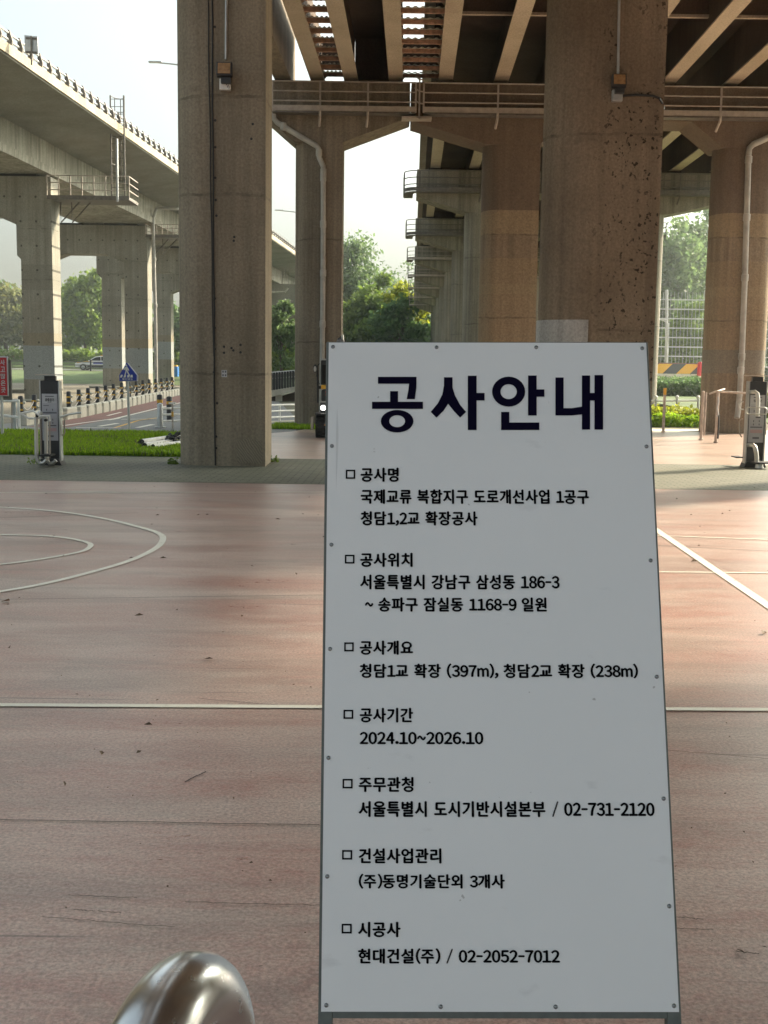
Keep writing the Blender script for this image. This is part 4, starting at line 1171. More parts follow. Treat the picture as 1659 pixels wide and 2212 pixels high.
MB().box(q(1645, 999), (0.3, 0.32, 0.022)).build('foot_plate', M['black'], e)
MB().box(q(1593, 987, .5), (0.13, 0.3, 0.02)).build('foot_plate', M['black'], e)
MB().lathe(q(1640, 1007), [(0.07, -0.03), (0.06, 0.03), (0.03, 0.05)], 14).build('swivel', M['steel'], e, smooth=True)

# ------------------------------------------------------------------ bollards with chains, fence, signs
BOL = [(46, 915, 856), (75, 907, 853), (149, 894, 846), (171, 889.5, 842), (191, 887, 839), (211, 884, 835.5), (229, 879.5, 833), (246, 876, 830), (263, 872.5, 827),
       (279.6, 869.5, 826), (294.8, 866, 824), (309, 864, 821.6), (322.5, 861, 820), (336.4, 859, 819), (349, 856, 817.5), (361, 854, 816), (372, 852, 815)]
BG = 'black chained bollards along the bike path'
def bollard(b, h, label, r=0.07, group=BG):
    e = empty('bollard', b, label, 'bollard', group)
    MB().lathe(b, [(r * 1.3, 0.0), (r * 1.3, 0.02), (r, 0.022), (r, h - 0.03), (r * 0.8, h), (0.01, h + 0.01)], 14).build('shaft', M['charcoal'], e, smooth=True)
    for f in (0.47, 0.72):
        MB().lathe(b, [(r * 1.08, h * f), (r * 1.08, h * f + 0.05)], 14).build('reflective_band', M['yellow'], e, smooth=True)
        MB().ball(b + Vector((r * 1.5, -0.04, h * f + 0.04)), 0.045, 6).build('chain_ring', M['kerb'], e, smooth=True)
    return e
tops = []
words_ = ['first', 'second', 'third', 'fourth', 'fifth', 'sixth', 'seventh', 'eighth', 'ninth', 'tenth', 'eleventh', 'twelfth', 'thirteenth', 'fourteenth', 'fifteenth', 'sixteenth', 'seventeenth']
proto = None
for i, (x, yb, yt) in enumerate(BOL):
    b = G(x, yb); h = (yb - yt) * b.y / F
    lab = 'black bollard with chain rings, %s from the left along the bike path' % words_[i]
    if proto is None:
        proto = bollard(Vector((0, 0, 0)), 0.75, lab); o = proto
    else:
        o = copy_tree(proto)
    o.location = b; o.scale = (1, 1, h / 0.75); o['label'] = lab
    tops.append((b, h))
for i in range(len(tops) - 1):
    (a, ha), (b, hb_) = tops[i], tops[i + 1]
    if i == 1: continue
    for f in (0.5, 0.75):
        pts = []
        for k in range(9):
            t = k / 8
            p = a.lerp(b, t); p.z = (ha * (1 - t) + hb_ * t) * f - 0.22 * 4 * t * (1 - t) * (b - a).length / 2.2
            p.y -= 0.05
            pts.append(p)
        o = MB().tube(pts, 0.017, 5).build('chain', M['rail_tan'])
        tag(o, '%s pale chain hanging between the %s and %s bollards' % ('lower' if f < 0.6 else 'upper', words_[i], words_[i + 1]), 'chain', 'chains between the bollards')
# fence by the near left pier
fz = empty('pipe_fence', G(346, 924), 'white three rail pipe fence on a grey post left of the near pier', 'fence')
b = G(346, 924); Dfn = b.y
MB().lathe(b, [(0.14, 0), (0.14, 0.03), (0.075, 0.035), (0.075, 0.56), (0.06, 0.60), (0.01, 0.62)], 12).build('post', M['galv'], fz, smooth=True)
for y0, y1 in ((883, 873), (896, 886), (910, 899)):
    MB().tube([P(346, y0, Dfn), P(640, y1 + 0.5, Dfn + 4.5)], 0.026, 8).build('rail', M['white'], fz, smooth=True)
MB().tube([P(604, 874, Dfn + 3.9), P(604, 914, Dfn + 3.9)], 0.03, 8).build('post', M['white'], fz)
MB().bar(P(560, 916, Dfn + 3.3), P(640, 912, Dfn + 4.5), 0.25, 0.12).build('plinth', M['kerb'], fz)
for i, (x, yb, yt) in enumerate([(345.5, 906, 853), (366, 908, 857)]):
    b = G(x, yb)
    e = empty('bollard', b, 'black bollard with one yellow band %s the white pipe fence' % ('at the end of' if i == 0 else 'behind'), 'bollard', 'yellow banded bollards by the fence')
    h = (yb - yt) * b.y / F
    MB().lathe(b, [(0.08, 0.0), (0.08, h - 0.03), (0.06, h), (0.01, h + 0.01)], 14).build('shaft', M['charcoal'], e, smooth=True)
    MB().lathe(b, [(0.085, h * 0.68), (0.085, h * 0.8)], 14).build('reflective_band', M['yellow'], e, smooth=True)
b = G(373, 926)
e = empty('marker_post', b, 'thin marker post with a flat white cap beside the near left pier', 'post')
MB().tube([b, b + Vector((0, 0, 0.62))], 0.022, 8).build('shaft', M['rail_tan'], e)
MB().box(b + Vector((0, 0, 0.63)), (0.17, 0.1, 0.04)).build('cap', M['white'], e)
MB().lathe(b, [(0.03, 0.3), (0.03, 0.42)], 8).build('band', M['yellow'], e)
# left railing
b = G(41.7, 928)
e = empty('pipe_railing', b, 'white two rail pipe railing at the far left behind the turf', 'railing')
Dr = b.y
MB().tube([b, Vector((b.x, b.y, zz(865, Dr, 42)))], 0.035, 8).build('post', M['white'], e)
MB().bar(b + Vector((-0.12, 0.05, 0)), Vector((b.x - 0.12, b.y + .05, zz(866, Dr, 42))), 0.08, 0.04).build('post', M['galv'], e)
MB().tube([P(-200, 866, Dr), P(42, 866, Dr)], 0.032, 8).build('rail', M['white'], e)
MB().tube([P(-200, 890, Dr), P(0, 896.5, Dr), P(42, 902, Dr)], 0.032, 8).build('rail', M['white'], e)
MB().tube([P(25, 868, Dr), P(25, 925, Dr)], 0.015, 8).build('post', M['rail_tan'], e)

# red accident warning board, partly out of frame
b = G(5.5, 945); Dk = b.y
e = empty('warning_sign', b, 'red warning board with white vertical lettering on a thin pole at the left edge', 'sign')
x0, x1 = lat(-38, Dk), lat(17.5, Dk); z0, z1 = zz(856, Dk, 5), zz(770, Dk, 5)
MB().tube([b, Vector((b.x, Dk + 0.03, z0 + 0.1))], 0.032, 10).build('pole', M['galv'], e)
bd = MB().box(((x0 + x1) / 2, Dk, (z0 + z1) / 2), (x1 - x0, 0.04, z1 - z0)).build('board', M['plate_pale'], e, bevel=0.008)
MB().box(((x0 + x1) / 2 + 0.05, Dk + 0.05, (z0 + z1) / 2 - 0.08), (x1 - x0, 0.05, z1 - z0)).build('back_box', M['rail_dark'], e)
MB().box(((x0 + x1) / 2, Dk - 0.022, (z0 + z1) / 2), (x1 - x0 - 0.045, 0.006, z1 - z0 - 0.045)).build('face', M['red'], e)
for i, ch in enumerate('사고많은곳'):
    yc = 783 + 14.8 * i
    put_text('letter', ch, lat(2, Dk), lat(11.5, Dk), zz(yc + 5.6, Dk, 6), zz(yc - 5.6, Dk, 6), M['plate_pale'], e, lambda u, v, k=0: Vector((u, Dk - 0.0275 - 0.0006 * k, v)), 0.035)

# blue pedestrian crossing sign
b = G(279, 932); Db = b.y
e = empty('crossing_sign', b, 'blue pentagonal pedestrian crossing sign with a white walking figure on a grey pole', 'road sign')
MB().tube([b, Vector((b.x - 0.02, b.y + 0.03, zz(800, Db, 276)))], 0.03, 10).build('pole', M['galv'], e)
def pz2(pts): return [(lat(x, Db, y), zz(y, Db, x)) for x, y in pts]
pent = pz2([(258.2, 823), (295, 822.4), (295.4, 810.5), (273.8, 783.2), (257.8, 810.5)])
MB().prism(pent, Db - 0.012, Db + 0.012, 'y').build('plate', M['blue'], e)
cxm = sum(p[0] for p in pent) / 5; czm = sum(p[1] for p in pent) / 5
MB().prism([(cxm + (x - cxm) * 1.0 + 0.025, czm + (z - czm) * 1.0 - 0.01) for x, z in pent], Db + 0.014, Db + 0.05, 'y').build('back_plate', M['galv'], e)
fg = MB()
fy0, fy1 = Db - 0.016, Db - 0.0125
def figpoly(pts): fg.prism(pz2(pts), fy0, fy1, 'y')
figpoly([(273.2 + 1.6 * math.cos(t * math.pi / 5), 789.5 + 1.9 * math.sin(t * math.pi / 5)) for t in range(10)])
figpoly([(272, 792), (275.6, 792), (276.4, 797), (275.8, 801), (271.5, 801), (270.8, 797)])
figpoly([(272, 793), (271, 792.6), (268.0, 796.5), (267.6, 799.2), (268.8, 799.4), (271.6, 796.5)])
figpoly([(275.6, 793), (278.6, 797.5), (279.4, 801), (278.2, 801.4), (275.8, 797.6)])
figpoly([(271.8, 800.8), (274.2, 800.8), (272.8, 805.5), (270.6, 811.5), (268.6, 811.5), (270.6, 805)])
figpoly([(273.8, 800.8), (276, 800.8), (278.6, 806), (281.5, 811.2), (279.4, 812), (275.8, 806.5)])
fg.build('walking_figure', M['white'], e)
zb = MB()
for x in (260.2, 267.6, 274.4, 281.4):
    zb.prism(pz2([(x + 1.4, 809.6), (x + 5.2, 809.6), (x + (5.8 if x > 272 else 3.8), 815.4), (x - (0.0 if x > 272 else 0.8), 815.4)]), fy0 - 0.001, fy1, 'y')
zb.build('zebra_bars', M['white'], e)
put_text('lettering', '횡단보도', lat(264, Db), lat(287, Db), zz(821.2, Db, 275), zz(816.6, Db, 275), M['white'], e, lambda u, v, k=0: Vector((u, Db - 0.0145 - 0.0006 * k, v)), 0.02)

# ------------------------------------------------------------------ pipes and debris on the turf
for i, (x0, y0, x1, y1, r_) in enumerate([(306, 951.8, 420, 935.5, 0.055), (303, 955.5, 420, 940, 0.06), (312, 959.8, 420, 944.5, 0.055), (330, 962, 420, 950.5, 0.05)]):
    a, b = G(x0, y0 + 3, r_ + 0.03 + (0.05 if i == 0 else 0)), G(x1, y1 + 3, r_ + 0.03 + (0.05 if i == 0 else 0))
    mb = MB(); mb.tube([a, b], r_, 14, cap=False)
    o = mb.build('plastic_pipe', M['white'], smooth=True)
    tag(o, 'white plastic pipe on the turf, %s of the bundle' % ['rearmost', 'second from the back', 'third from the back', 'frontmost and shortest'][i], 'pipe', 'white pipes lying on the turf')
    t = (b - a).normalized()
    MB().tube([a + t * 0.01, a + t * 0.03], r_ * 0.9, 12).build('opening', M['black'], o)
mb = MB()
for k in range(26):
    c = G(376 + rnd.uniform(-6, 6), 962 + rnd.uniform(-1, 3)) + Vector((0, 0, rnd.uniform(0.03, 0.2)))
    mb.tube([c, c + Vector((rnd.uniform(-.15, .15), rnd.uniform(-.1, .1), rnd.uniform(-.08, .08)))], rnd.uniform(.02, .05), 6)
o = mb.build('debris_heap', M['black']); tag(o, 'small dark heap of debris by the pipes at the left pier', 'debris')

# ------------------------------------------------------------------ small ramp bridge with balusters between the piers
Dz = 52.0
e = empty('ramp_bridge', P(610, 860, Dz), 'small pale ramp bridge with balusters seen between the near pier and the slim pier', 'footbridge')
def bz(x): return 802 + (632 - x) * 0.09, 836 + (632 - x) * 0.16, 847 + (632 - x) * 0.22
xs_ = [540, 586, 632, 680]
for nm, i0, i1, th, mt in (('deck', 1, 2, 1.6, 'kerb'),):
    pl = [(lat(x, Dz), zz(bz(x)[i0], Dz, x)) for x in xs_] + [(lat(x, Dz), zz(bz(x)[i1], Dz, x)) for x in reversed(xs_)]
    MB().prism(pl, Dz, Dz + th, 'y').build(nm, M[mt], e)
MB().tube([P(x, bz(x)[0], Dz + .1) for x in xs_], 0.06, 6).build('handrail', M['white'], e)
MB().tube([P(x, bz(x)[0] + 12, Dz + .1) for x in xs_], 0.04, 6).build('handrail', M['white'], e)
x = 545
while x < 676:
    MB().bar(P(x, bz(x)[0] - 1, Dz + .05), P(x, bz(x)[1], Dz + .05), 0.10, 0.10).build('baluster', M['charcoal'], e)
    x += 5.9
ar = [(lat(x, Dz), zz(y, Dz, x)) for x, y in [(540, 871), (586, 858), (597, 856), (601, 862), (606, 856), (632, 848), (680, 836), (680, 905), (540, 905)]]
MB().prism(ar, Dz + 0.5, Dz + 1.4, 'y').build('abutment', M['slab'], e)
MB().box((lat(601, Dz), Dz + 0.35, 0.35), (0.28, 0.3, 1.2)).build('pillar', M['kerb'], e)

# low creek walls left
def wallpx(x0, y0, x1, y1, D0, D1_, h, th, mat, label):
    a, b = P(x0, y0, D0), P(x1, y1, D1_)
    e = MB()
    e.bar(Vector((a.x, a.y, a.z - h / 2)), Vector((b.x, b.y, b.z - h / 2)), th, h)
    o = e.build('retaining_wall', M[mat])
    c = MB().bar(Vector((a.x, a.y, a.z + 0.04)), Vector((b.x, b.y, b.z + 0.04)), th + 0.12, 0.08).build('coping', M['kerb'], o)
    tag(o, label, 'wall', 'low creek walls')
    return o
wallpx(195, 836, 420, 840, 74, 74, 0.7, 0.5, 'apron', 'brown creek wall behind the bollards and the blue sign')
wallpx(60, 851, 330, 853, 62, 62, 0.35, 0.5, 'apron', 'lower creek wall with a pale coping behind the bollards')
wallpx(-120, 840, 88, 843, 60, 60, 0.55, 0.4, 'apron', 'creek wall behind the white railing at far left')
wallpx(330, 857, 470, 850, 70, 72, 0.35, 0.5, 'apron', 'short creek wall beside the near left pier')
wallpx(22, 866, 90, 866, 47, 47, 0.5, 0.6, 'kerb', 'pale footing block in front of the nearest viaduct column')

# ------------------------------------------------------------------ road guard fence, car, bin
e = empty('road_fence', (-30, 124.5, RZ), 'dark post and rail fence along the far road', 'fence')
Dg = 124.0
for h in (0.32, 0.62, 0.95):
    MB().bar((-75, Dg, RZ - 0.05 + h), (-8, Dg, RZ - 0.05 + h), 0.06, 0.09).build('rail', M['rail_dark'], e)
x = -74.0
while x < -8:
    MB().bar((x, Dg, RZ - 0.1), (x, Dg, RZ + 1.15), 0.14, 0.14).build('post', M['charcoal'], e)
    x += 3.55
def car(c, s):
    e = empty('parked_car', c, 'white and yellow patrol car with an orange roof bar on the far road', 'car')
    def pt(x, z): return (c.x + x * s, c.z + z * s)
    body = [pt(-2.35, 0.35), pt(-2.38, 0.62), pt(-2.25, 0.82), pt(-1.3, 0.98), pt(-0.45, 1.06), pt(1.9, 1.06), pt(2.3, 0.95), pt(2.36, 0.5), pt(2.3, 0.33), pt(1.95, 0.3), pt(1.87, 0.55), pt(1.62, 0.7), pt(1.3, 0.7), pt(1.05, 0.55), pt(1.0, 0.3), pt(-1.0, 0.3), pt(-1.07, 0.55), pt(-1.3, 0.7), pt(-1.6, 0.7), pt(-1.85, 0.55), pt(-1.92, 0.32)]
    MB().prism(body, c.y - 0.92 * s, c.y + 0.92 * s, 'y').build('body', M['carwhite'], e, bevel=0.04)
    cab = [pt(-0.95, 1.02), pt(-0.2, 1.48), pt(0.4, 1.58), pt(1.4, 1.56), pt(2.15, 1.04)]
    MB().prism(cab, c.y - 0.78 * s, c.y + 0.78 * s, 'y').build('roof', M['carwhite'], e, bevel=0.05)
    MB().prism([pt(-0.7, 1.07), pt(-0.1, 1.43), pt(0.45, 1.5), pt(0.45, 1.07)], c.y - 0.795 * s, c.y - 0.79 * s, 'y').build('window', M['glass_dark'], e)
    MB().prism([pt(0.53, 1.07), pt(0.53, 1.5), pt(1.35, 1.48), pt(1.8, 1.07)], c.y - 0.795 * s, c.y - 0.79 * s, 'y').build('window', M['glass_dark'], e)
    MB().prism([pt(-2.2, 0.84), pt(-1.3, 0.99), pt(-0.45, 1.07), pt(-0.5, 0.98), pt(-1.3, 0.9), pt(-2.1, 0.77)], c.y - 0.945 * s, c.y - 0.93 * s, 'y').build('bonnet_stripe', M['yellow'], e)
    MB().prism([pt(-0.35, 0.72), pt(0.95, 0.72), pt(0.95, 0.9), pt(-0.3, 0.9)], c.y - 0.945 * s, c.y - 0.93 * s, 'y').build('door_stripe', M['blue'], e)
    MB().prism([pt(-1.0, 0.32), pt(1.0, 0.32), pt(1.0, 0.5), pt(-1.0, 0.5)], c.y - 0.945 * s, c.y - 0.93 * s, 'y').build('sill', M['charcoal'], e)
    MB().box((c.x + 0.55 * s, c.y, c.z + 1.63 * s), (0.32 * s, 1.1 * s, 0.13 * s)).build('light_bar', M['orange'], e, bevel=0.02)
    MB().box((c.x - 2.27 * s, c.y - 0.72 * s, c.z + 0.72 * s), (0.2 * s, 0.42 * s, 0.13 * s)).build('headlight', M['white'], e, bevel=0.02)
    MB().box((c.x - 0.75 * s, c.y - 1.0 * s, c.z + 1.05 * s), (0.2 * s, 0.16 * s, 0.13 * s)).build('mirror', M['carwhite'], e, bevel=0.02)
    for wx in (-1.46, 1.46):
        for sy in (-0.86, 0.86):
            cc = (c.x + wx * s, c.y + sy * s, c.z + 0.33 * s)
            w = MB().lathe(cc, [(0.2 * s, -0.11 * s), (0.33 * s, -0.1 * s), (0.34 * s, 0), (0.33 * s, 0.1 * s), (0.2 * s, 0.11 * s)], 18, 'y').build('wheel', M['black'], e, smooth=True)
            MB().lathe(cc, [(0.21 * s, -0.118 * s), (0.2 * s, 0.118 * s)], 14, 'y').build('rim', M['galv'], w, smooth=True)
cc = P(206, 808, 130.0)
car(Vector((cc.x + 0.35, 130.0, RZ + 0.002)), 1.0)
cb = P(375, 820, 92)
e = empty('storage_bin', Vector((cb.x, 92, 0.1)), 'blue plastic bin far behind the bollards beside the near left pier', 'bin')
MB().box((cb.x, 92, (zz(820, 92) + zz(798, 92)) / 2), (0.75, 0.7, zz(798, 92) - zz(820, 92))).build('shell', M['bluebin'], e, bevel=0.05)
MB().box((cb.x, 92, zz(796.5, 92)), (0.62, 0.6, 0.1)).build('lid', M['yellow'], e, bevel=0.03)
MB().box((cb.x, 92 - 0.36, zz(809, 92)), (0.55, 0.02, 0.04)).build('ridge', M['bluebin'], e)

# ------------------------------------------------------------------ wheeled excavator behind the notice board
b = G(691, 946)
De = b.y
e = empty('excavator', Vector((b.x + 0.6, De + 0.6, 0)), 'dark wheeled excavator with a yellow band and a headlight, mostly hidden by the notice board', 'excavator')
q = lambda x, y, d=0.0: P(x, y, De + d)
def wheel(c, r, w):
    mb = MB()
    mb.lathe(c, [(r * .62, -w / 2), (r * .9, -w / 2), (r, -w * .36), (r, w * .36), (r * .9, w / 2), (r * .62, w / 2)], 26, 'x')
    for k in range(22):
        a = 2 * math.pi * k / 22
        mb.box(Vector(c) + Vector(((w * .24) * (1 if k % 2 else -1), r * math.cos(a), r * math.sin(a))), (w * .5, .05, .045), M=Matrix.Rotation(a, 3, 'X'))
    t = mb.build('wheel', M['black'], e)
    MB().lathe(c, [(r * .60, -w / 2 + .012), (r * .35, -w / 2 + .05), (r * .35, w / 2 - .05), (r * .60, w / 2 - .012)], 20, 'x').build('rim', M['orange'], t, smooth=True)
wx = lat(693, De)
for xx in (wx, wx + 1.25):
    for yy_ in (De + 0.25, De + 2.0):
        wheel((xx, yy_, 0.255), 0.255, 0.23)
def ebox(nm, x0, x1, y0, y1, d0, d1, mt, bev=0.02):
    return MB().box(((lat(x0, De) + x1) / 2 if x1 < 50 else (lat(x0, De) + lat(x1, De)) / 2, De + (d0 + d1) / 2, (zz(y0, De, 690) + zz(y1, De, 690)) / 2),
                    ((x1 if x1 < 50 else lat(x1, De)) - lat(x0, De), d1 - d0, abs(zz(y0, De) - zz(y1, De)))).build(nm, M[mt], e, bevel=bev)
XR = wx + 1.42
ebox('chassis', 696, XR, 925, 905, 0.1, 2.2, 'charcoal')
ebox('axle_cover', 693, XR - .1, 922, 917, 0.0, 0.1, 'orange', 0.005)
for x_ in (681, ):
    ebox('fender', x_, x_ + 26, 896, 892.5, -0.05, 0.6, 'charcoal', 0.01)
ebox('step', 672.5, 677.5, 927, 901, -0.1, 0.2, 'rail_tan', 0.005)
ebox('nose', 690, XR - .12, 893, 868, 0.15, 2.2, 'charcoal', 0.06)
ebox('bonnet', 693, XR - .15, 868, 842, 0.2, 2.1, 'charcoal', 0.04)
ebox('band', 693, XR - .12, 840.5, 832, 0.16, 2.15, 'yellow', 0.01)
ebox('band_end', 684.5, 692.5, 840.5, 834, 0.2, 0.5, 'black', 0.01)
cabo = ebox('cab', 691, XR - .25, 831.5, 778, 0.25, 1.9, 'charcoal', 0.03)
ebox('cab_window', 694.5, XR - .32, 828, 788, 0.235, 0.245, 'glass_dark', 0.003)
ebox('cab_roof', 691, XR - .22, 778, 774.5, 0.2, 1.95, 'galv', 0.01)
MB().tube([q(690, 786, .25), q(686, 790, .15), q(684, 812, .15), q(690, 830, .2)], 0.012, 6).build('mirror_bracket', M['black'], e)
mo = MB().lathe(q(681, 796, .1), [(0.005, -0.03), (0.06, -0.03), (0.065, 0.0), (0.05, 0.035)], 16, 'y')
for i, v in enumerate(mo.v):
    c0 = q(681, 796, .1); mo.v[i] = Vector((c0.x + (v.x - c0.x) * 0.75, v.y, c0.z + (v.z - c0.z) * 1.45))
mo.build('mirror', M['black'], e, smooth=True)
mg = MB().lathe(q(680.5, 797, .062), [(0.045, -0.002), (0.04, 0.002)], 16, 'y')
for i, v in enumerate(mg.v):
    c0 = q(680.5, 797, .062); mg.v[i] = Vector((c0.x + (v.x - c0.x) * 0.7, v.y, c0.z + (v.z - c0.z) * 1.4))
mg.build('mirror_glass', M['steel'], e)
def lampmat():
    t = NT('lit_headlight'); t.out((0.9, 0.9, 0.88), 0.2)
    t.b.inputs['Emission Color'].default_value = (1, 0.98, 0.92, 1); t.b.inputs['Emission Strength'].default_value = 4.0
    return t.m
M['lamp'] = lampmat()
MB().lathe(q(698, 881, .13), [(0.05, -0.03), (0.048, 0.0), (0.06, 0.03)], 18, 'y').build('headlight', M['lamp'], e, smooth=True)
for y_ in (847, 853):
    MB().box(q(705.5, y_, .18), (0.05, 0.03, 0.035)).build('tail_lamp', M['red'], e)
MB().box(q(700, 868, .14), (0.2, 0.04, 0.03)).build('grille_bar', M['galv'], e)
MB().tube([q(686, 800, .3), q(686.5, 870, .3)], 0.02, 6).build('grab_rail', M['black'], e)
bm_ = [q(716, 830, 1.6), q(726, 760, 1.2), q(738, 735, .5), q(742, 722, .2)]
MB().tube([bm_[0] + Vector((0.2, 0.3, 0)), bm_[1] + Vector((0.1, 0.2, -.1)), q(737, 738, .6), q(733, 746, -.2), q(735, 800, -.5)], [0.14, 0.13, 0.11, 0.09, 0.08], 8).build('boom', M['charcoal'], e, smooth=True)
MB().tube([q(741, 752, .3), q(741, 740, .3), q(739.5, 723, .3)], 0.03, 10).build('hydraulic_cylinder', M['steel'], e, smooth=True)
for dx in (0, 4, 7):
    MB().tube([q(729 + dx, 742, .35), q(731 + dx, 732, .3), q(736 + dx, 727, .35), q(742 + dx * .6, 738, .4), q(742, 748, .4)], 0.012, 6).build('hose', M['black'], e, smooth=True)

# ------------------------------------------------------------------ posts on the faded court at right
for i, (x, yt, yb, lab) in enumerate([(1432.5, 840, 934, 'pale net post with a yellow top on the faded court, nearest the notice board'), (1514, 846, 951, 'pale net post standing in front of the portal column chamfer')]):
    b = G(x, yb); h = (yb - yt) * b.y / F
    e = empty('net_post', b, lab, 'post', 'net posts on the faded court')
    MB().lathe(b, [(0.055, 0), (0.055, 0.03), (0.035, 0.035), (0.035, h), (0.01, h + 0.01)], 12).build('shaft', M['pinkpost'], e, smooth=True)
    if i == 0:
        MB().lathe(b, [(0.04, h - 0.16), (0.04, h + 0.012)], 12).build('top_sleeve', M['yellow'], e)
    else:
        MB().lathe(b + Vector((0.06, -0.04, 0)), [(0.022, 0.12), (0.022, h - 0.02)], 10).build('side_tube', M['pinkpost'], e)
b = G(1546, 957); Dn = b.y; h = 112 * Dn / F
e = empty('parallel_bar', b, 'worn pink pipe bar frame with a chain beside the right exercise station', 'bar frame')
MB().lathe(b, [(0.05, 0), (0.05, 0.04), (0.036, 0.045), (0.036, h)], 12).build('post', M['pinkpost'], e, smooth=True)
MB().lathe(b + Vector((0.035, -0.03, 0)), [(0.02, 0.1), (0.02, h * 0.55)], 8).build('side_tube', M['charcoal'], e)
MB().tube([P(1548, 845.5, Dn), P(1640, 851, Dn)], 0.022, 8).build('bar', M['pinkpost'], e, smooth=True)
MB().tube([P(1532, 851, Dn), P(1546, 846, Dn), P(1565, 840.5, Dn + .5)], 0.02, 8).build('arm', M['pinkpost'], e, smooth=True)
MB().tube([P(1551, 857, Dn - .05), P(1551.5, 870, Dn - .05), P(1549, 882, Dn - .05), P(1552, 895, Dn - .05), P(1548, 900, Dn - .05)], 0.018, 6).build('chain', M['galv'], e)

# ------------------------------------------------------------------ right background: fence, barricade, net
b = P(1470, 890, 40)
e = empty('white_fence', Vector((b.x, 40, 0)), 'white two rail fence behind the bright verge at right', 'fence')
for y_ in (866, 884):
    MB().tube([P(1385, y_, 40), P(1700, y_ - 1, 40)], 0.032, 8).build('rail', M['white'], e)
for x_ in (1417, 1462.5, 1508, 1560, 1660):
    MB().tube([P(x_, 858, 40), P(x_, 893, 40)], 0.04, 8).build('post', M['galv'], e)
    MB().ball(P(x_, 858, 40), 0.065, 6).build('cap', M['white'], e)
Dw = 92.0
e = empty('barricade', P(1450, 808, Dw), 'yellow and black striped road barricade behind the verge', 'barricade')
def stripe_mat():
    t = NT('striped_barricade')
    x, y, z = t.xyz()
    s_ = t.math('FRACT', t.math('DIVIDE', t.math('SUBTRACT', x, z), 2.15))
    c = t.mix(t.math('GREATER_THAN', s_, 0.5), (0.72, 0.40, 0.03), (0.05, 0.06, 0.07))
    return t.out(c, 0.5)
M['stripe'] = stripe_mat()
MB().box(((lat(1380, Dw) + lat(1506, Dw)) / 2, Dw, (zz(807, Dw, 1450) + zz(786, Dw, 1450)) / 2), (lat(1506, Dw) - lat(1380, Dw), 0.3, zz(786, Dw) - zz(807, Dw))).build('striped_board', M['stripe'], e)
MB().box(((lat(1380, Dw) + lat(1506, Dw)) / 2, Dw, zz(785, Dw, 1450)), (lat(1506, Dw) - lat(1380, Dw), 0.36, 0.07)).build('top_rail', M['redpath'], e)
MB().box(((lat(1380, Dw) + lat(1506, Dw)) / 2, Dw + .05, zz(815, Dw, 1450)), (lat(1506, Dw) - lat(1380, Dw) + 6, 0.5, 0.55)).build('plinth', M['kerb'], e)
MB().lathe(P(1511, 812, Dw - .5), [(0.2, 0), (0.2, 0.95), (0.12, 1.1)], 12).build('end_post', M['red'], e, smooth=True)
Dt = 100.0
e = empty('net_fence', P(1450, 800, Dt), 'tall pale wire mesh ball fence in front of the hazy trees at right', 'fence')
nx0, nx1 = lat(1380, Dt), lat(1700, Dt)
zt, zb_ = zz(632, Dt, 1460), zz(790, Dt, 1460)
ws = MB()
k = 0
x = nx0
while x < nx1:
    ws.bar((x, Dt, zb_), (x, Dt, zt + 0.12 * ((k * 7) % 5) / 5), 0.026, 0.026); x += 0.31; k += 1
for i in range(8):
    z = zb_ + (zt - 0.6 - zb_) * i / 7
    ws.bar((nx0, Dt - 0.06, z), (nx1, Dt - 0.06, z), 0.06, 0.10)
ws.build('wire_mesh', M['galv'], e)
for x_ in (1440, 1525, 1610):
    MB().tube([P(x_, 800, Dt + .1), P(x_, 626, Dt + .1)], 0.14, 8).build('post', M['galv'], e)

